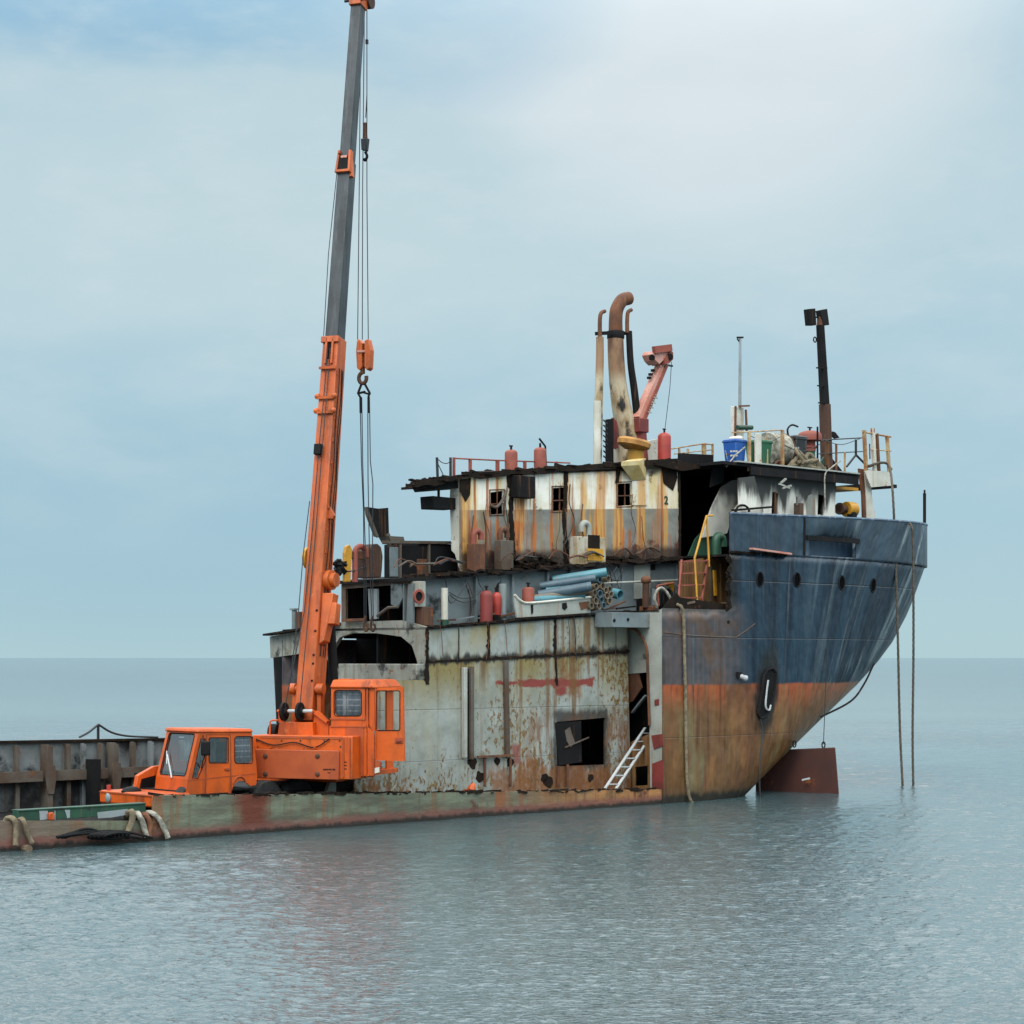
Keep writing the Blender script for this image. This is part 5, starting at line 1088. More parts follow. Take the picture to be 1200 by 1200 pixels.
# falls and hook block (hang from the head)
hf=tip.y+.38
mb=MB(CM)
for x0,x1 in((421,418.5),(425,424),(430,431)): mb.tube([C(x0+5,12,hf) if False else C(min(x0+2,430),10,hf),C(x0,220,hf),C(x1+.6,398,hf)],.012,5)
mb.build('hoist_falls',M['wire'],crane)
hk=cprism([(418,400),(420,397),(424,402),(424,430),(421,434),(418,431),(417,412)],hf-.12,.24,ORF,'hook_block',bevel=.015); cprism([(427,399),(431,397),(434,410),(433,431),(430,434),(427,430)],hf-.12,.24,ORF,'block_cheek',hk,bevel=.015); cbox(423,402,428,430,hf-.06,.12,M['brown'],'block_sheave',hk); cbox(418.5,410,427,413,hf-.15,.03,M['pink'],'block_strap',hk,0)
mb=MB(CM); c=C(425,443,hf); mb.cyl(C(425,432,hf),C(425,438,hf),.06); mb.tube([c+V3(.105*math.cos(t),0,.135*math.sin(t)) for t in[R(a) for a in range(100,400,20)]],.05,10); mb.build('hook',M['brown'],hk)
mb=MB(CM); mb.tube([C(430,12,hf),C(430,110,hf),C(428.5,138,hf)],.011,5); mb.boxc(C(430,49,hf),(.06,.06,.11)); fl=mb.build('auxiliary_fall',M['wire'],crane)
mb=MB(CM); c=C(428,170,hf); k=1/49; mb.hexa([c+V3(-.085,-.07,-.13),c+V3(.06,-.07,-.16),c+V3(.06,.07,-.16),c+V3(-.085,.07,-.13),c+V3(-.1,-.07,.16),c+V3(.1,-.07,.16),c+V3(.1,.07,.16),c+V3(-.1,.07,.16)]); hb_=mb.build('headache_weight',BD,crane,bevel=.02)
mb=MB(CM); mb.bar(C(427.5,144,hf),C(428.3,162,hf),.08); mb.build('rope_socket',M['rusty'],hb_); mb=MB(CM); mb.tube(smoothpath([C(428,178,hf),C(430.2,183,hf),C(428,188,hf),C(426.4,186,hf)]),.035,6); mb.build('small_hook',M['soot'],hb_)
# operator cab
fc=-1.25
oc=cprism([(386,909),(386,851),(388,850),(388,803),(428,803),(428,838),(430,852),(438,858),(438,909)],fc,.04,OR,'operator_cab',holes=[rr(392,809.5,423,838.5,4)])
mb=MB(CM); mb.prism([C(389.5,807,fc+.03),C(425.5,807,fc+.03),C(425.5,841,fc+.03),C(389.5,841,fc+.03)],(0,.012,0)); mb.build('rear_window',GLASS,oc,smooth=False)
mb=MB(CM); k=[C(391,808,fc+.10)]; a=C(390,840,fc+.1);b=C(425,808,fc+.1); n=16; rows_=[[V3(a.x+(b.x-a.x)*i/n,fc+.12+.02*math.sin(i*1.9),z) for i in range(n+1)] for z in(a.z,b.z)]; mb.grid(rows_); mb.build('plaid_curtain',PLAID,oc,solid=.008)
mb=MB(CM); mb.tube([C(x,y,fc-.005) for x,y in rr(391.5,809,423.5,839,4)],.012,5,closed=True); mb.build('window_seal',M['black'],oc)
cbox(386.5,842,428,843.2,fc-.02,.018,ORD,'body_seam',oc,0); cbox(386.5,851,428,852,fc-.02,.018,ORD,'body_seam',oc,0); cbox(404.5,853,426,909,fc-.012,.01,ORD,'panel',oc,0)
cl0=C(388,803,fc); cl1=C(438,909,fc); rt_=C(437,803,fc+.2)
mb=MB(CM); mb.box((C(386,900,fc).x,fc+.05,C(400,908,fc).z),(cl1.x-.03,fc+1.5,C(400,905,fc).z+.04)); mb.build('cab_floor',OR,oc); mb=MB(CM); mb.box((C(388,800,fc).x,fc+.05,C(400,850,fc).z),(C(388,800,fc).x+.04,fc+1.5,C(400,803,fc).z)); mb.build('left_side_panel',OR,oc)
xr_=C(431,803,fc).x
mb=MB(CM); mb.prism([V3(xr_,fc,C(400,909,fc).z),V3(xr_,fc,C(400,803,fc).z),V3(xr_,fc+.3,C(400,803,fc).z),V3(xr_,fc+.3,C(400,909,fc).z)],(-.04,0,0)); mb.prism([V3(xr_,fc+1.1,C(400,909,fc).z),V3(xr_,fc+1.1,C(400,803,fc).z),V3(xr_,fc+1.5,C(400,803,fc).z),V3(xr_,fc+1.5,C(400,909,fc).z)],(-.04,0,0)); mb.build('side_pillar',OR,oc,smooth=False)
cprism([(427.5,806),(438.5,805),(439,857),(436,855),(428.5,842)],fc+.04,.05,OR,'corner_panel',oc,holes=[[(429.5,811),(432.5,811),(433,848),(429.8,838)]])
mb=MB(CM); a=C(429,850,fc+.08); b=C(433.5,810,fc+.08); mb.box((a.x,fc+.08,a.z),(b.x,fc+.09,b.z)); mb.build('corner_window',PLAID,oc,smooth=False)
rf=MB(CM); za=C(388,806,fc).z; zb=C(388,796.5,fc).z; x0=C(387,800,fc).x; x1=C(440,800,fc).x
rf.hexa([(x0,fc-.06,za),(x1,fc-.06,za),(x1,fc+1.6,za),(x0,fc+1.6,za),(x0+.06,fc,zb),(x1-.14,fc,zb),(x1-.14,fc+1.5,zb),(x0+.06,fc+1.5,zb)]); rf.build('cab_roof',OR,oc,bevel=.035)
cbox(396,795.6,410,797,fc+.1,.3,OR,'roof_vent',oc,.005)
mb=MB(CM); mb.boxc(C(410,862,fc+.7),(.5,.5,.3)); mb.boxc(C(410,845,fc+.45),(.5,.15,.6)); mb.build('seat',M['black'],oc,bevel=.05)
# the open door swings out to the right, facing us
fd=fc+.10
dr=cprism([(440,806),(472.5,804.8),(474,892),(440,891)],fd,.05,OR,'cab_door',holes=[rr(441.8,810,468.2,855.5,2)])
cbox(462.5,864.5,472,871,fd-.02,.018,ORD,'door_handle',dr,.004); mb=MB(CM); mb.bar(C(464,868.5,fd-.04),C(470,868.5,fd-.04),.03); mb.build('handle_bar',M['dred'],dr)
mb=MB(CM); mb.tube([C(x,y,fd-.004) for x,y in rr(441.5,809.6,468.6,856,2)],.012,5,closed=True); mb.build('door_seal',M['soot'],dr)
cprism([(438,891),(446,893),(445,905),(438,909)],fc+.05,.06,ORD,'step_bracket',oc); cprism([(439,900),(444.5,899),(444.5,905),(439,906.5)],fc+.035,.012,M['white'],'white_label',oc)
# ---- carrier (ship axes; its nose points forward, to the left)
WC=1.35
def cs(l,w,d,mat,name,par=crane,holes=(),bevel=0):
    mb=MB(); mb.prism(PW(l,w),(0,d,0),[PW(h,w) for h in holes]); return mb.build(name,mat,par,smooth=False,bevel=bevel)
xn=sx(178,WC); xe=sx(432,WC)
mb=MB(); mb.box((xn+.9,WC+.35,.45),(xe,WC+1.8,.92)); mb.build('chassis',M['black'],crane,bevel=.02)
mb=MB(); mb.box((sx(300,WC),WC-.02,.62),(sx(425,WC),WC+.3,.80)); mb.box((sx(215,WC),WC,.66),(sx(268,WC),WC+.3,.86)); mb.build('side_skirt',M['soot'],crane,bevel=.02)
mb=MB(); mb.bar(S(413,921,WC-.03),S(455,916,WC-.02),.12,.08); mb.bar(S(408,915,WC+.1),S(436,914,WC+.1),.08,.06); mb.build('outrigger_beam',M['soot'],crane)
zt=S(178,931,WC).z
bmp=MB(); bmp.box((xn,WC-.05,zt-.30),(xn+1.0,WC+2.15,zt)); bu=bmp.build('front_bumper',OR,crane,bevel=.05)
mb=MB(); mb.box((xn-.02,WC,zt-.05),(xn-.002,WC+2.1,zt-.02)); mb.build('bumper_lip',ORD,bu)
for w_ in(WC+1.75,):
    mb=MB(); c=V3(xn-.005,w_,zt-.16); mb.lathe(c,[(.10,-.02),(.11,.02),(.085,.035),(.06,.05)],(-1,0,0),18); mb.build('headlight',LG,bu)
mb=MB(); c=V3(xn+.1,WC+1.9,zt); mb.cyl(c,c+V3(0,0,.12),.05); mb.build('marker_lamp',M['red'],bu)
for px in(228,316,352,408):
    c=V3(sx(px,WC),WC+.02,.63); mb=MB(); mb.lathe(c+V3(0,.16,0),[(.28,-.15),(.40,-.15),(.43,-.10),(.43,.10),(.40,.15),(.28,.15)],(0,1,0),28); wq=mb.build('wheel',TY,crane); mb=MB(); mb.lathe(c+V3(0,.10,0),[(.28,0),(.26,.03),(.12,.03),(.10,-.06),(.05,-.07)],(0,1,0),20); mb.build('rim',ORD,wq)
    mb=MB(); mb.lathe(V3(c.x,WC+2.0,.63),[(.28,-.15),(.40,-.15),(.43,-.10),(.43,.10),(.40,.15),(.28,.15)],(0,1,0),28); mb.build('wheel',TY,crane)
cs([(383,928),(389,912),(394,911),(394,928)],WC-.12,.12,M['pale'],'outrigger_foot')
mb=MB(); mb.tube(smoothpath([S(458,927,WC-.2),S(463,921,WC-.2),S(467,915,WC-.15)]),.018,6); mb.build('loose_hose',M['wrope'],crane)
# carrier cab
sidep=[(233,857),(294.5,857),(300,890),(301.5,910),(300,920),(293,921),(287,915),(279,915),(273,922),(270,932),(218,932),(220,913)]
w_side=rr(275.5,863.5,295.5,894,3); w_door=rr(245.5,865,267,893.5,1.5); w_q=[(226,911),(231,912),(238,893),(240,890),(240,866),(236,866)]
cabn=cs(sidep,WC,.04,OR,'driver_cab',holes=[w_side,w_door,w_q])
WFAR=WC+1.22
mb=MB(); mb.prism([V3(p.x,WFAR,p.z) for p in PW(sidep,WC)],(0,.04,0),[[V3(p.x,WFAR,p.z) for p in PW(h_,WC)] for h_ in(w_side,w_door)]); mb.build('far_cab_side',OR,cabn,smooth=False)
P=PW(sidep,WC); ft,rt2,rb=P[0],P[1],P[3]; fl_,nb_=P[11],P[10]
def quadpanel(a,b,th,mat,name,par,hole=None):     # panel from near edge a->b swept across the cab width; hole in uv
    A_,B_=a,b; C_=V3(b.x,WFAR,b.z); D_=V3(a.x,WFAR,a.z); A_=V3(a.x,WC+.04,a.z); B_=V3(b.x,WC+.04,b.z)
    uv=lambda u,v:(A_.lerp(D_,u)).lerp(B_.lerp(C_,u),v)
    n=(B_-A_).cross(D_-A_).normalized()*th
    mb=MB(); mb.prism([A_,B_,C_,D_],n,[[uv(*q) for q in hole]] if hole else []); return mb.build(name,mat,par,smooth=False),uv,n
hl=[(.10,.06),(.90,.06),(.93,.10),(.93,.90),(.90,.94),(.10,.94),(.07,.90),(.07,.10)]
wsp,uv,n_=quadpanel(ft,fl_,.04,OR,'windscreen_frame',cabn,hl)
mb=MB(); mb.prism([uv(*q)+n_*.5 for q in[(.06,.05),(.94,.05),(.94,.95),(.06,.95)]],n_*.2); mb.build('windscreen',GLASS,cabn,smooth=False)
mb=MB(); mb.tube([uv(*q) for q in hl],.014,5,closed=True); mb.build('windscreen_seal',M['black'],cabn)
sg=-1 if n_.x>0 else 1
out=n_.normalized()*(-1 if n_.x>0 else 1)
mb=MB(); mb.bar(uv(.47,1.0)+out*.03,uv(.80,.52)+out*.03,.03,.02); mb.bar(uv(.74,.72)+out*.03,uv(.84,.45)+out*.03,.02,.02); mb.build('wiper',M['alu'],cabn)
quadpanel(fl_,nb_,.04,OR,'nose_panel',cabn)
a=V3(rt2.x,WC+.04,rt2.z); mb=MB(); mb.prism([V3(P[1].x,WC+.04,P[1].z),V3(P[3].x,WC+.04,P[3].z),V3(P[3].x,WFAR,P[3].z),V3(P[1].x,WFAR,P[1].z)],(-.04,0,0)); mb.build('rear_panel',OR,cabn,smooth=False)
mb=MB(); mb.hexa([V3(ft.x-.06,WC-.04,ft.z-.02),V3(rt2.x+.04,WC-.04,rt2.z-.02),V3(rt2.x+.04,WFAR+.08,rt2.z-.02),V3(ft.x-.06,WFAR+.08,ft.z-.02),V3(ft.x-.02,WC,ft.z+.06),V3(rt2.x,WC,rt2.z+.06),V3(rt2.x,WFAR+.04,rt2.z+.06),V3(ft.x-.02,WFAR+.04,ft.z+.06)]); mb.build('cab_roof',OR,cabn,bevel=.025)
cz=S(230,929,WC).z; mb=MB(); mb.box((P[10].x+.03,WC+.05,cz),(P[3].x-.05,WFAR-.01,cz+.04)); mb.build('cab_floor',M['black'],cabn)
mb=MB(); zb=S(230,905,WC).z; mb.box((P[10].x+.1,WC+.06,cz+.05),(P[10].x+.4,WFAR-.02,zb)); mb.build('dashboard',M['soot'],cabn,bevel=.03)
c=V3(P[10].x+.62,WC+.5,zb+.12); mb=MB(); q=V3(-.5,0,.85).normalized().to_track_quat('Z','Y'); mb.tube([c+q@V3(.21*math.cos(t),.21*math.sin(t),0) for t in[2*math.pi*i/20 for i in range(20)]],.016,6,closed=True); mb.bar(c,c+V3(-.2,0,-.25),.03); mb.bar(c+V3(0,-.2,0),c+V3(0,.2,0),.025); mb.build('steering_wheel',M['black'],cabn)
mb=MB(); mb.boxc((P[10].x+1.1,WC+.55,cz+.4),(.5,.55,.2)); mb.boxc((P[10].x+1.35,WC+.55,cz+.75),(.14,.55,.7)); mb.build('seat',M['soot'],cabn,bevel=.04)
def curtain(a,b,z0,z1,mat,name):
    a=Vector(a);b=Vector(b); n=22; off=V3(b.y-a.y,a.x-b.x,0).normalized(); mb=MB()
    mb.grid([[V3(*(a.lerp(b,i/n)+off*.022*math.sin(i*1.7)).xy,z) for i in range(n+1)] for z in(z0,z1)]); return mb.build(name,mat,cabn,solid=.006)
zt_=ft.z-.06
curtain((P[3].x-.75,WC+.08,0),(P[3].x-.08,WC+.08,0),S(285,896,WC).z,zt_,PLAID,'plaid_curtain')
curtain((P[3].x-.8,WC+.5,0),(P[3].x-.8,WFAR-.05,0),S(285,893,WC).z,zt_,CURT,'curtain'); curtain((P[0].x+.30,WC+.40,0),(P[0].x+.30,WC+.72,0),S(285,893,WC).z,zt_,CURT,'curtain'); curtain((P[0].x+.34,WC+.80,0),(P[0].x+.34,WC+1.05,0),S(285,888,WC).z,zt_,CURT,'curtain')
for nm,l in(('side_window',rr(275,863,296,894.5,3)),('quarter_window',[(225.5,912),(231.5,912.5),(240.5,892),(240.5,865.5),(235.5,865.5)])):
    cs(l,WC+.018,.006,GLASS,nm,cabn); mb=MB(); mb.tube([S(x,y,WC-.002) for x,y in l],.011,5,closed=True); mb.build('window_seal',M['black'],cabn)
dl=[(242,861),(270,861),(271,931),(241,931)]
mb=MB(); mb.tube([S(x,y,WC-.001) for x,y in dl],.007,5,closed=True); dor=mb.build('cab_door',M['brown'],cabn)
cs(rr(245,864.5,267.5,894,1.5),WC+.018,.006,GLASS,'door_window',dor); mb=MB(); mb.tube([S(x,y,WC-.002) for x,y in rr(245,864.5,267.5,894,1.5)],.011,5,closed=True); mb.build('window_seal',M['black'],dor)
cs(rr(264,900,270,902.5,1),WC-.03,.03,ORD,'door_handle',dor)
cs([(219.5,914),(300,906),(300,907),(219.5,915.2)],WC-.006,.006,ORD,'body_crease',cabn)
mc=S(241,877,WC-.25); k=1/PXM(mc); mb=MB(); mb.boxc(mc,(11*k,.08,17*k),(0,0,R(-35))); mi=mb.build('mirror',M['black'],cabn,bevel=.03); mb=MB(); mb.tube([S(238,862,WC),mc+V3(-.05,0,8*k),mc+V3(-.03,0,-8*k),S(236,900,WC)],.012,5); mb.build('mirror_arm',M['black'],mi)
k=[S(281,915,WC-.01)+V3(.17*math.cos(t),0,.17*math.sin(t)-.07) for t in[math.pi*i/10 for i in range(11)]]
mb=MB(); mb.tube(k,.02,6); mb.build('wheel_arch',ORD,cabn)
# boom rest side: engine cowl on the far half of the nose
mb=MB(); q=[(158,932),(162,909),(181,898),(192,897),(192,932)]; ho=[(162,931),(166,913),(181,909),(189,909),(189,931)]
mb.prism(PW(q,WC+1.35),(0,.14,0),[PW(ho,WC+1.35)]); cw_=mb.build('engine_cowl',OR,crane,smooth=False,bevel=.01)
mb=MB(); mb.ball(S(154,928,WC+1.2),.17,14,(1.5,1,.75)); mb.build('air_filter',M['black'],crane)
mb=MB(); mb.box((sx(163,WC+1.8),WC+1.75,.6),(sx(190,WC+1.8),WC+2.0,1.25)); mb.build('engine_block',M['dark'],cw_)
# ---------------------------------------------------------------- lifting sling
sl=thing('lifting_sling','four-legged wire sling with chain hooks hanging from the crane hook','sling',CM@C(427,455,hf))
mb=MB(CM); mb.tube([C(424,449,hf),C(419.5,461,hf),C(422,465,hf)],.03,6); mb.tube([C(427,449,hf),C(433.5,461,hf),C(431.5,465,hf)],.03,6); mb.bar(C(420,461,hf),C(428,459,hf),.05); mb.bar(C(426,460,hf),C(433,462,hf),.05); mb.build('master_link',M['soot'],sl)
for pts in([(422,466),(423.5,540),(426,600),(427,735)],[(424,466),(425,540),(426.5,590),(429,670),(429,735)],[(431,466),(431.3,560),(433,650),(436,733)],[(433,466),(434,540),(437,567),(436.5,650),(437.5,733)]):
    mb=MB(CM); mb.tube([C(x,y,hf) for x,y in pts],.013,5); mb.build('wire_leg',M['wire'],sl)
for x,y in((422.5,468),(432,468)): mb=MB(CM); mb.bar(C(x,y-3,hf),C(x+.3,y+16,hf),.05); mb.build('ferrule',M['soot'],sl)
for x in(428.8,437):
    mb=MB(CM); mb.tube(smoothpath([C(x,722,hf),C(x-2,728,hf),C(x-2.3,735,hf),C(x,739.5,hf),C(x+2.3,736,hf),C(x+1.6,731,hf)]),.032,7); mb.build('chain_hook',M['brown'],sl)
# ---------------------------------------------------------------- loose things
# aluminium ladder
a0,a1=S(709,924,.30),S(756,853,.95); b0,b1=S(722,924,.30),S(769,853,.95)
lad=thing('ladder','aluminium ladder leaning at a slant against the cut side of the hull','ladder',a0)
for a,b in((a0,a1),(b0,b1)): mb=MB(); mb.bar(a,b,.07,.035); mb.build('rail',M['alu'],lad)
for i in range(7):
    t=.07+i*.14; mb=MB(); mb.bar(a0.lerp(a1,t),b0.lerp(b1,t),.045,.03); mb.build('rung',M['alu'],lad)
# gas cylinders: one of each kind, the rest copied
def cylinder(px,yt,yb,rpx,w,mat,label,group,cap='valve',name='gas_cylinder'):
    b=S(px,yb,w); k=1/PXM(b); r=rpx*k; h=(yb-yt)*k; t=thing(name,label,'cylinder',b,group)
    mb=MB(); mb.lathe(b,[(r*.9,0),(r,.02),(r,h*.84),(r*.93,h*.91),(r*.62,h*.98),(r*.25,h)],n=20); mb.build('tank',mat,t)
    mb=MB(); mb.cyl(b+V3(0,0,h),b+V3(0,0,h+.09),.03); mb.bar(b+V3(-.06,0,h+.1),b+V3(.05,0,h+.1),.035); mb.build('valve',M['soot'],t); return t
g='red cylinders standing on the roof'
c1=cylinder(599,527,553,7.6,W3+.25,M['brick'],'faded red cylinder on the burnt roof, nearest to the left end of the roof',g)
c2=copy_thing(c1,S(633,550,W3+.25),'faded red cylinder on the burnt roof with a bent black tube beside it',g,R(40))
mb=MB(); mb.tube([S(632,514,W3+.2),S(639,523,W3+.2),S(640,546,W3+.2)],.028,6); tag(mb.build('bent_tube',M['soot'],None,org=S(640,546,W3+.2)),'bent black tube leaning on the second roof cylinder','tube')
cylinder(778.5,507,540,7.8,W3+.5,M['red'],'bright red cylinder on the roof beside the yellow dish',g)
g='cylinders standing on the side deck'
cylinder(570,692,732,7.6,1.5,M['dred'],'tall dark red cylinder on the side deck below the deckhouse',g); cylinder(582,694,731,5.5,1.62,M['red'],'slim red cylinder half hidden behind the dark red one on the side deck',g)
cylinder(619,688,706,7.2,1.35,M['brick'],'orange fire extinguisher beside the blue pipes',None,name='fire_extinguisher')['category']='extinguisher'
# trough that carries the pipes
tr_=thing('steel_trough','pale grey boat-shaped steel trough loaded with blue pipes','trough',S(648,722,1.2))
mb=MB(); mb.prism(PW([(603,698),(608,703),(616,707),(622,707.5),(692,701),(692,718),(606,724),(604,712)],1.1),(0,.05,0)); mb.build('side_plate',M['pale'],tr_,smooth=False)
mb=MB(); mb.tube(smoothpath([S(603,697,1.1),S(610,704,1.09),S(620,706.5,1.09),S(655,703.5,1.09),S(693,699.5,1.09)]),.035,6); mb.build('lip',M['white'],tr_)
mb=MB(); mb.box((sx(608,1.5),1.15,S(648,722,1.2).z),(sx(692,1.5),1.75,S(648,718,1.2).z)); mb.build('base',M['dgrey'],tr_)
for l in([(659,707),(664,706),(665,712),(662,715),(659,713)],[(622,709),(625,708.5),(625,718),(623,720)],[(679,706),(690,704.5),(690,712),(681,715)]): mb=MB(); mb.prism(PW(l,1.085),(0,.01,0)); mb.build('stain',M['rusty' if l[0][0]>670 else 'soot'],tr_,smooth=False)
mb=MB(); mb.bar(S(604,725,1.06),S(690,719.5,1.06),.06,.05); mb.build('burnt_edge',M['scorch'],tr_)
PB=[paint('pipe_cyan','#528c98','#41737f',rust=.2,streak=.3,rough=.45,rc='#7a5a3a',sc=2),paint('pipe_slate','#3b505c','#4b606a',rust=.15,streak=.3,rough=.5,sc=2,stc='#6a7a82'),paint('pipe_grey','#6a655b','#7d6a52',rust=.45,streak=.2,rough=.6,sc=3)]
gp='pipes stacked in the trough'
def pipe(l,r,rp,mat,label,wl=1.75,wr=1.2):
    a=S(*l,wl); b=S(*r,wr); k=1/PXM(b); t=MB(); t.pipe(a,b,rp*k,rp*k*.78,16); o=t.build('steel_pipe',mat,None,org=a); tag(o,label,'pipe',gp); return o
pipe((648,680),(711,670.5),5.3,PB[0],'bright blue pipe lying on top of the stack with its open end showing',1.9,.85)
pipe((633,687),(698,677.5),4.6,PB[1],'slate blue pipe just under the topmost bright blue one',1.85,.8)
pipe((631,697.5),(693,687),5.6,PB[1],'thick dark slate pipe in the middle of the stack front',1.7,.75)
pipe((623,704),(684,697.5),4.6,PB[0],'light blue pipe at the bottom front, just above the trough lip',1.55,1.12)
pipe((640,691.5),(689,686),3.6,PB[0],'thin pale teal pipe squeezed between the two slate pipes',1.72,.95)
pipe((626,700.5),(688,692.5),3.4,PB[2],'thin rusty pipe between the slate pipe and the light blue one at the bottom',1.6,.98)
ends=[(703,680,4.4),(700,688,4),(707,687,4.2),(697,695,4.2),(704,695,4.4),(710,692,4.2),(716,690,4),(699,703,4.2),(706,702,4.4),(712,699,4.2),(717,697,4),(702,711,4.3),(709,709,4.3),(715,705,4.2),(713,679,4.2),(694,709,4)]
for i,(x,y,r) in enumerate(ends):
    pipe((x-31,y+3+random.uniform(-2,2)),(x+random.uniform(-1,1),y+random.uniform(-1,1)),r*random.uniform(.9,1.1),PB[2] if i%4 else PB[1],'rusty grey pipe of the bundle, showing only its open end',1.9,1.0)
mb=MB(); a=S(719,695,1.4); b=S(727,697,1.15); k=1/PXM(b); mb.pipe(a,b,6*k,5*k,16); tag(mb.build('pipe_offcut',PB[0],None,org=a),'short bright blue pipe offcut to the right of the stack','pipe')
# yellow notice
mb=MB(); mb.prism(PW([(778,683),(789.5,681.5),(790,693),(779,694.5)],1.9),(0,.02,0)); ys=mb.build('notice_board',M['yellow'],None,org=S(784,694,1.9),smooth=False); tag(ys,'small yellow notice board leaning beside the boarding steps','notice')
mb=MB(); [mb.prism(PW([(781,y),(787,y-.6),(787,y+.4),(781,y+1)],1.893),(0,.006,0)) for y in(685,688,691)]; mb.build('faded_lines',M['rusty'],ys,org=S(784,694,1.9),smooth=False)
# deck crane
wcr=W3+1.0
dc=thing('deck_crane','small faded red deck crane raised behind the burnt funnel','deck crane',S(752,545,wcr))
a=S(748,492,wcr); b=S(775.5,426,wcr); d=(b-a).normalized(); k=1/PXM(a)
def bar_taper(a,b,w0,w1,dep): 
    d=(b-a).normalized(); n=V3(d.z,0,-d.x).normalized(); y=V3(0,dep/2,0); return [a-n*w0/2-y,a+n*w0/2-y,a+n*w0/2+y,a-n*w0/2+y,b-n*w1/2-y,b+n*w1/2-y,b+n*w1/2+y,b-n*w1/2+y]
mb=MB(); mb.hexa(bar_taper(a,b,12*k,9*k,.26)); jb=mb.build('jib',M['pink'],dc,bevel=.02)
n=V3(d.z,0,-d.x).normalized(); 
mb=MB(); mb.hexa([p+n*3.4*k+V3(0,-.03,0) for p in bar_taper(a,b,6*k,4.5*k,.26)]); mb.build('jib_side',M['brick'],jb,bevel=.01)
mb=MB(); mb.prism(PW([(765,415),(767,411),(784,410),(786,413),(780,420),(773,427),(768,422)],wcr-.22),(0,.44,0)); hd2=mb.build('jib_head',M['pink'],dc,smooth=False,bevel=.02)
mb=MB(); mb.bar(S(766,410,wcr-.24),S(786,407.5,wcr-.24),.12,.2); mb.prism(PW([(779,420),(786,411),(789,413),(789,421),(784,426),(779,427)],wcr-.26),(0,.5,0)); mb.build('head_plate',M['brick'],hd2,smooth=False)
mb=MB(); mb.cyl(S(764,419,wcr-.3),S(764,419,wcr+.3),.09); mb.cyl(S(785,418,wcr-.3),S(785,418,wcr+.2),.1); mb.build('sheave',M['soot'],hd2)
random.seed(21); mb=MB()
for i in range(4):
    t=.16+i*.085; c=a.lerp(b,t)+n*4.4*k+V3(0,-.21,0); e=d*.10
    mb.bar(c-n*.075-e*.3,c+n*.075+e*.3,.035,.01,up=(0,1,0)); mb.bar(c-n*.07-e*.3+e,c+n*.02+e*.6,.03,.01,up=(0,1,0))
mb.build('faint_lettering',M['wrope'],jb,smooth=False)
for t,x in((.72,-9.5),(.66,-9.5),(.8,-8.5)): mb=MB(); mb.boxc(a.lerp(b,t)+n*x*k,(.09,.1,.07)); mb.build('hose_clip',M['soot'],jb)
vc=S(752,545,wcr); mb=MB(); mb.cyl(vc,S(750,496,wcr),.2,.17); mb.boxc(S(749,499,wcr),(.4,.4,.4)); mb.build('column',M['dred'],dc,bevel=.02)
mb=MB(); mb.tube([S(787,424,wcr),S(785,455,wcr),S(779,505,wcr)],.010,5); mb.tube([S(778,430,wcr),S(766,462,wcr),S(758,480,wcr)],.010,5); mb.bar(S(777,427,wcr),S(788,429,wcr),.05); mb.build('fall_wire',M['wire'],dc)
# mast with floodlights and flag pole
wm=2.4
mt=thing('lamp_mast','dark steel mast with two floodlights above the after deck','mast',S(969,552,wm))
def pxcyl(x0,y0,x1,y1,r0,r1,w,mat,name,par): a=S(x0,y0,w); b=S(x1,y1,w); k=1/PXM(a); mb=MB(); mb.cyl(a,b,r0*k,r1*k,16); return mb.build(name,mat,par)
pxcyl(969,552,966.5,474,7.2,7,wm,M['brown'],'mast_foot',mt); pxcyl(966.5,476,961.2,381,5.9,4.9,wm,M['soot'],'mast_pole',mt); mh_=pxcyl(961.2,382,961,371,4,3.6,wm,M['rusty'],'mast_head',mt)
for l in([(947.6,362),(955.6,361.3),(957,381),(949.5,381)],[(961.5,363.5),(969.5,361.8),(972,380.8),(965,381.2)]): mb=MB(); mb.prism(PW(l,wm-.12),(0,.2,0)); fl=mb.build('floodlight',M['soot'],mt,smooth=False,bevel=.01)
mb=MB(); mb.bar(S(955,372,wm),S(967,371,wm),.05); mb.build('lamp_bracket',M['soot'],mh_)
for y in(431,452,472): x=966.5-(476-y)*.056; mb=MB(); mb.bar(S(x-7,y,wm-.1),S(x+5,y+.3,wm-.1),.05,.04); mb.build('rung',M['soot'],mt)
c=S(955,398,wm); mb=MB(); mb.tube([c+V3(.07*math.cos(t),0,.08*math.sin(t)) for t in[2*math.pi*i/12 for i in range(12)]],.02,6,closed=True); mb.build('ring',M['soot'],mt)
for l in([(952,556),(966,535),(966,556)],[(972,556),(972,533),(988,553),(988,556)]): mb=MB(); mb.prism(PW(l,wm-.1),(0,.05,0)); mb.build('gusset',M['green' if l[0][0]<960 else 'soot'],mt,smooth=False)
for y in(492,517): x=966.5+(y-474)*.03; mb=MB(); mb.cyl(S(x,y,wm),S(x,y-3,wm),.185); mb.build('band',M['brown'],mt)
mb=MB(); mb.prism(PW([(974,510),(976,505.5),(979,506.5),(984,513),(979,514)],wm),(0,.06,0)); mb.build('mast_lug',M['soot'],mt,smooth=False)
wp_=2.6
fp=thing('flag_pole','thin grey pole rising from a white post behind the blue bin','pole',S(868,552,wp_))
pxcyl(867,478,867.3,397,1.9,1.5,wp_,M['grey'],'pole',fp); mb=MB(); mb.bar(S(864,395.5,wp_),S(870.5,395.5,wp_),.06,.05); mb.bar(S(864,397,wp_),S(866,400,wp_),.03); mb.build('pole_cap',M['soot'],fp)
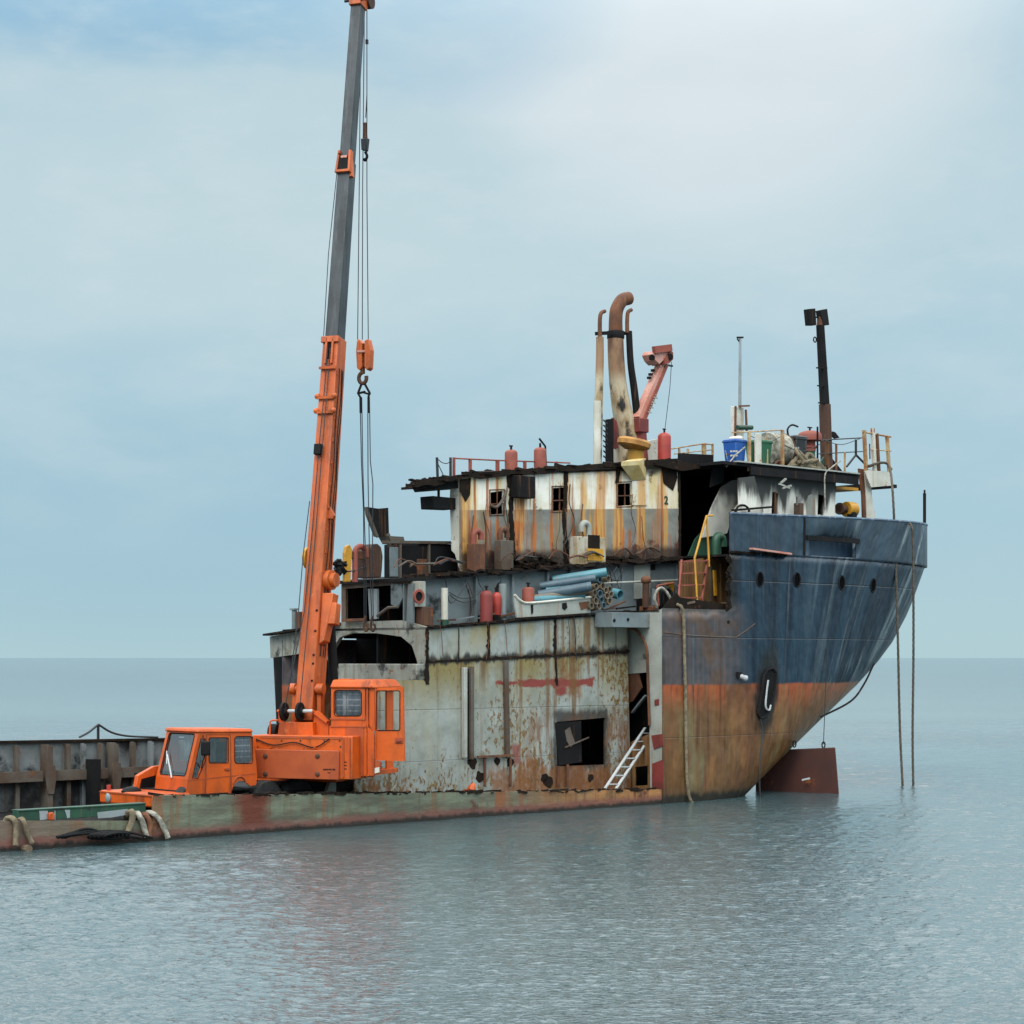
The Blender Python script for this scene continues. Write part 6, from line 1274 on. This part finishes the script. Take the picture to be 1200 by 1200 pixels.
mb=MB(); a=S(862,552,wp_);b=S(872,477,wp_); mb.box((a.x,wp_,a.z),(b.x,wp_+.2,b.z)); fpp=mb.build('post',M['white'],fp,bevel=.02); mb=MB(); mb.bar(S(862,476,wp_-.1),S(861.5,513,wp_-.1),.05); mb.bar(S(874,480,wp_-.1),S(875,505,wp_-.1),.05); mb.bar(S(866,476,wp_-.1),S(878,475.5,wp_-.1),.05); mb.build('post_strap',M['rusty'],fpp); mb=MB(); mb.cyl(S(864,501,wp_-.25),S(881,501,wp_-.25),.07); mb.build('green_roller',M['green'],fpp)
# wheelie bins
BIN={k:paint('bin_'+k,v,None,rust=.06,streak=.25,rough=.4,stc='#888888',bump=.05) for k,v in dict(blue='#1d55a0',green='#1e5a3c',black='#1b1d22').items()}
def bin_(x0,x1,yt,yb,w,mat,label,lid=True,wob=0):
    b=S((x0+x1)/2,yb,w); k=1/PXM(b); W_=(x1-x0)*k*.72; zt_=b.z+(yb-yt)*k; b.z=zd+.09; h=zt_-b.z; t=thing('wheelie_bin',label,'bin',b,'bins on the after deck')
    mb=MB(); w0=W_*.40;w1=W_*.5; mb.hexa([b+V3(sx_*q,sy*q,z) for z,q in((0,w0),(h*.9,w1)) for sx_,sy in((-1,-1),(1,-1),(1,1),(-1,1))]); body=mb.build('bin_body',mat,t,bevel=.03)
    mb=MB(); mb.boxc(b+V3(0,0,h*.9),(w1*2.14,w1*2.14,.05)); mb.build('rim',mat,body,bevel=.012)
    if lid: mb=MB(); mb.hexa([b+V3(sx_*q,sy*q,z) for z,q in((h*.93,w1*1.08),(h,w1*.92)) for sx_,sy in((-1,-1),(1,-1),(1,1),(-1,1))]); mb.build('lid',mat,t,bevel=.03)
    mb=MB(); mb.cyl(b+V3(-w1*.6,w1*1.15,h*.9),b+V3(w1*.6,w1*1.15,h*.9),.03); mb.build('handle',mat,t)
    return t,b,w1,h
t,b,w1,h=bin_(847,875,515,553,1.7,BIN['blue'],'blue wheelie bin with a white bag on top at the edge of the after deck')
mb=MB()
for y in(528,533): 
    for j in range(3): mb.prism(PW([(856+j*3,y),(858.3+j*3,y-.3),(858.3+j*3,y+1.6),(856+j*3,y+1.9)],1.7-w1-.012),(0,.01,0))
mb.build('faded_print',M['white'],t,smooth=False)
bin_(873,905,516,553,1.75,BIN['green'],'green wheelie bin partly behind a white rusty post')
t,b,w1,h=bin_(917,946,511,546,1.8,BIN['black'],'black bin standing in front of the red mushroom vent')
mb=MB(); [mb.prism(PW([(926+j*2.2,524.5),(927.5+j*2.2,523.5),(928+j*2.2,525.5),(926.5+j*2.2,526.5)],1.8-w1-.015),(0,.01,0)) for j in range(5)]; mb.build('faded_print',M['grey'],t,smooth=False)
mb=MB(); mb.tube(smoothpath([S(924,512,1.8),S(923,503,1.8),S(928,498,1.8),S(935,500,1.8)]),.03,6); tag(mb.build('hose',M['black'],None,org=S(928,512,1.8)),'short black hose arching up behind the black bin','hose')
mb=MB(); c=S(862,515,1.7); mb.ball(c,.17,14,(1.5,1.2,.55)); mb.ball(c+V3(.15,0,.06),.12,12,(1.4,1,.5)); tag(mb.build('plastic_bag',M['white'],None,org=c),'crumpled white bag lying on the lid of the blue bin','bag')
mb=MB(); mb.tube([S(873,524,1.35),S(862,533,1.33),S(851,547,1.33)],.022,6); mb.tube([S(850,528,1.33),S(853,540,1.33)],.015,5); tag(mb.build('white_strap',M['wrope'],None,org=S(862,533,1.33)),'white strap tied slantwise across the blue bin','strap')
# rope drum
dd=thing('rope_drum','large drum wound with pale rope between the green and black bins','drum',S(908,550,2.0)); c=S(905,527,2.0); k=1/PXM(c); r=20*k; pr=[]
for i in range(14): pr+=[(r*(1 if i%2 else .965),i*.055)]
mb=MB(); mb.lathe(c+V3(-.30,0,0),pr,(1,.0,0),28); mb.build('wound_rope',M['wrope'],dd); mb=MB(); mb.cyl(c+V3(-.36,0,0),c+V3(-.31,0,0),r*.3,n=28); mb.cyl(c+V3(.44,0,0),c+V3(.48,0,0),r*1.02,n=28); mb.box(c+V3(-.3,-.2,-22*k),c+V3(.4,.2,-16*k)); mb.build('flange',M['brown'],dd)
# red mushroom vent
mv=thing('mushroom_ventilator','red mushroom ventilator with green foot beside the mast','ventilator',S(950,552,2.1)); b=S(949,541,2.1); k=1/PXM(b)
mb=MB(); mb.cyl(b+V3(0,0,-.3),b+V3(0,0,14*k),6.3*k); mb.build('foot',M['green'],mv); mb=MB(); mb.lathe(b+V3(0,0,12*k),[(7*k,0),(7*k,3*k),(8*k,4*k),(8*k,6*k),(6.6*k,7*k),(6.6*k,12*k),(14*k,12.5*k),(14.2*k,19*k),(12*k,22*k),(6*k,24*k)],n=24); mb.build('cap',M['brick'],mv)
mb=MB(); mb.cyl(b+V3(0,0,36*k),b+V3(0,0,40*k),.03); mb.bar(b+V3(-4*k,0,40*k),b+V3(4*k,0,40*k),.035); mb.build('handwheel',M['soot'],mv)
# heap of rope
def heap(cx,cy,rx,ry,w,n,r,seed):
    random.seed(seed); c=S(cx,cy,w); k=1/PXM(c); pts=[]
    for i in range(n): pts.append(c+V3(random.uniform(-1,1)*rx*k,random.uniform(-.3,.3),abs(random.gauss(0,.5))*ry*k*(1-.5*abs(random.uniform(-1,1)))))
    mb=MB(); mb.tube(smoothpath(pts,6),r,7); return mb,c
mb,c=heap(942,550,20,20,1.4,40,.055,31)
for p0,p1,p2 in(((922,551),(931,540),(940,548)),((925,552),(935,536),(946,549)),((938,551),(948,532),(960,549)),((944,551),(953,538),(966,551)),((920,552),(929,545),(950,552))):
    mb.tube(smoothpath([S(*p0,1.36),S(*p1,1.34),S(*p2,1.36)],7),.065,7)
tag(mb.build('rope_heap',M['rope'],None,org=c),'tangled heap of thick tan rope at the edge of the after deck','rope')
mb=MB(); mb.tube(smoothpath([S(985,540,1.3),S(973,549,1.2),S(967,556,1.08),S(966.5,575,1.06),S(967,597,1.06)]),.022,6); tag(mb.build('white_cord',M['wrope'],None,org=S(967,597,1.06)),'thin white cord hanging down over the after deckhouse wall','cord')  # a loose hanging cord rather than a mooring line
# hanging hawsers at the stern and at the cut
def rope(pts,r,mat,label,cat='rope',name='hanging_rope',group=None,sm=6):
    mb=MB(); mb.rope(smoothpath(pts,sm),r) if r>.035 and name!='floating_pole' else mb.tube(smoothpath(pts,sm),r,8); return tag(mb.build(name,mat,None,org=pts[-1]),label,cat,group)
def hp_(x,y,o=.08): return hull_px(x,y,o)
D1=DEP(hull_px(1050,700)); D1-=.3
gl_='ropes hanging from the stern into the sea'
rope([S(1018,546,1.65),S(1033,542,1.6),S(1042,547,1.5),AT(1046,575,D1),AT(1049,640,D1),AT(1052,740,D1),AT(1054.5,850,D1),AT(1058.5,935,D1)],.036,M['dkrope'],'thick rope hanging from the platform above the stern straight into the sea',group=gl_)
D2=DEP(hull_px(1066,660))-.25
rope([AT(1060,620,D2+.6),AT(1064,614,D2+.2),AT(1068,617,D2),AT(1070,640,D2),AT(1070.5,760,D2),AT(1069.5,860,D2),AT(1070.5,935,D2)],.036,M['dkrope'],'rope hanging over the bulwark into the sea, the rightmost of all',group=gl_)
rope([S(788,703,.35),S(793,708,.15),S(799,712,-.06),S(801,725,-.07),S(802,760,-.07),S(803.5,830,-.07),S(804.5,900,-.07),S(807,930,-.1),S(812,942,-.14),S(820,947,-.25)],.042,M['rope'],'tan mooring rope hanging down the hull side where the blue plating begins','rope','mooring_rope')
rope([hull_px(889,843,.06),hull_px(889.5,860,.12),AT(890,900,57.3),AT(891,943,57.3)],.022,M['wire'],'dark rope hanging from the black slot in the quarter into the sea')
# hose ring by the steps
ht=S(776,702,.6); mb=MB()
for i,r in enumerate((.22,.26,.24)): mb.tube([ht+V3(r*.75*math.cos(t)+.05*i,-.05*i,r*1.25*math.sin(t)) for t in[2*math.pi*j/20 for j in range(20)]],.05,7,closed=True)
tag(mb.build('coiled_hose',M['black'],None,org=ht),'black hose coiled on the side deck beside the boarding steps','hose')
rope([S(770,712,.5),S(767,700,.45),S(771,691,.42),S(777,690,.4),S(785,700,.36),S(789,712,.34)],.04,M['wrope'],'pale grey rope looped over the coiled black hose','rope','rope_loop')
# lower left: green beam, cones, ropes, hose
gb=thing('green_beam','dark green painted steel beam with white smears lying along the low gunwale','beam',S(96,961,.2))
a=S(21,962,.12);b=S(171,947.5,.12); z0=.575
mb=MB(); mb.box((a.x,.12,z0),(b.x,.34,z0+.21)); mb.build('beam_web',M['green'],gb,bevel=.01); mb=MB(); mb.box((a.x,.10,z0+.211),(b.x,.40,z0+.235)); mb.build('beam_flange',M['green'],gb)
for l in([(46,950),(56,950),(57,960),(47,961)],[(76,949),(82,949),(82,958),(79,959)],[(114,952),(150,948),(148,955),(130,958),(115,959)],[(64,950),(65,950),(65,961),(64,961)]): mb=MB(); mb.prism(PW(l,.112),(0,.007,0)); mb.build('white_smear',M['grey'],gb,smooth=False)
mb=MB(); mb.prism(PW([(58,953),(62,951.5),(64.5,954),(64,961),(58,961.5)],.02),(0,.09,0)); tag(mb.build('orange_rag',OR,None,org=S(61,961,.02),bevel=.02),'small orange rag draped on the green beam','rag')
def cone():
    b=S(552,927,.5); t=thing('traffic_cone','small orange cone fallen on the ledge under the cut bulkhead','cone',b); k=1/PXM(b)
    mb=MB(); mb.lathe(b+V3(0,0,.02),[(5*k,0),(4.4*k,4*k),(2.4*k,8*k),(1*k,9*k)],(.5,0,1),14); mb.build('cone_body',OR,t); mb=MB(); mb.boxc(b+V3(-.06,0,.03),(.22,.2,.03)); mb.build('base',OR,t)
cone()
gm='mooring ropes over the low gunwale'
def mr(pts,r,mat,label): rope([S(x,y,w) for x,y,w in pts],r,mat,label,'rope','mooring_rope',gm)
mr([(5,964,.25),(9,959,.06),(15,959.5,-.04),(18.5,966,-.07),(18.5,980,-.07),(18,991,-.1)],.055,M['rope'],'leftmost tan rope over the low gunwale, by the edge of the picture')
mr([(21,964,.25),(24,960,.06),(27.5,962,-.04),(30,971,-.07),(33,980,-.07),(38,988,-.1)],.05,M['rope'],'tan rope slanting over the gunwale just left of the green beam')
mr([(148,958,.3),(150,953,.1),(155,952,-.04),(155,960,-.07),(152,970,-.07),(149.5,978,-.08)],.065,M['rope'],'yellowish rope over the gunwale, leftmost of four beside the truck bumper')
mr([(157,957,.3),(160,953,.1),(164,957,-.04),(168,967,-.07),(171,977,-.08),(172,981,-.09)],.06,M['wrope'],'twisted white rope second from the left of four beside the truck bumper')
mr([(165,958,.3),(168,954,.1),(173,958,-.04),(176,968,-.07),(175,978,-.09),(174,982,-.1)],.055,M['rusty'],'brown rope third from the left of four beside the truck bumper')
mr([(169,956,.3),(174,952,.1),(183,956,-.04),(190,966,-.07),(194,975,-.08),(197,982,-.1)],.055,M['wrope'],'pale rope at the right of four, falling along the green plate')
def wz(x,y): 
    D=F*H/(y-771); return AT(x,y,D)+V3(0,0,.03)
rope([wz(-30,988.5),wz(0,992),wz(16,995),wz(34,997)],.09,M['timber'],'weathered pole floating at the bottom left of the hull','pole','floating_pole',sm=3)
rope([wz(20,996),wz(40,990),wz(60,986.5),wz(85,987),wz(112,987)],.05,M['rope'],'tan rope floating on the water along the hull','rope','floating_rope')
mb=MB(); random.seed(41)
for j in range(9):
    x0=66+random.uniform(0,12); x1=random.uniform(130,184); mb.tube(smoothpath([S(x0,981+random.uniform(-2,2),-.12-.03*j),S((x0*2+x1)/3,972+random.uniform(-2,5),-.12),S((x0+x1*2)/3,977+random.uniform(-3,3),-.14),S(x1,982+random.uniform(-1,1),-.12-.02*j)],8),.026,7)
for j in range(5):
    c=S(118+j*3,979,-.2); mb.tube([c+V3(.30*math.cos(t),-.1*math.sin(t)-.05*j,.07*math.sin(t)) for t in[2*math.pi*i/18 for i in range(18)]],.026,7,closed=True)
tag(mb.build('black_hose',M['black'],None,org=S(110,984,-.15)),'bundle of black hose coiled at the waterline beside the low gunwale','hose')
mb=MB(); c=wz(198,983); mb.ball(c,.30,14,(1.3,.5,.22)); tag(mb.build('floating_debris',M['tan'],None,org=c),'yellowish lump of debris floating under the pale rope','debris')
# cable on the far bulwark
mb=MB(); mb.tube(smoothpath([S(93,864,W),S(104,858,W),S(114,850,W),S(116,849.5,W),S(128,857,W),S(140,861,W),S(156,863,W),S(185,864,W)]),.028,6); mb.bar(S(115,850,W),S(115,866,W),.05); tag(mb.build('draped_cable',M['wire'],None,org=S(115,866,W)),'black cable propped on a short stake on the far bulwark','cable')
# stub funnel on the forward end
ch=thing('stub_pipe','short rusty chimney stub on the forward edge of the upper deck','chimney',SS(348,742,S_F+.4))
a=SS(345,742,S_F+.4); k=1/PXM(a); mb=MB(); mb.cyl(a,a+V3(0,0,28*k),3.2*k); mb.boxc(a+V3(0,0,28*k),(8*k,8*k,2*k)); mb.build('pipe',M['dgrey'],ch); b=SS(351,742,S_F+.45); mb=MB(); mb.cyl(b,b+V3(0,0,25*k),4.5*k); mb.build('drum',M['brown'],ch)
for o in list(bpy.data.objects):
    if '_o' in o: del o['_o']
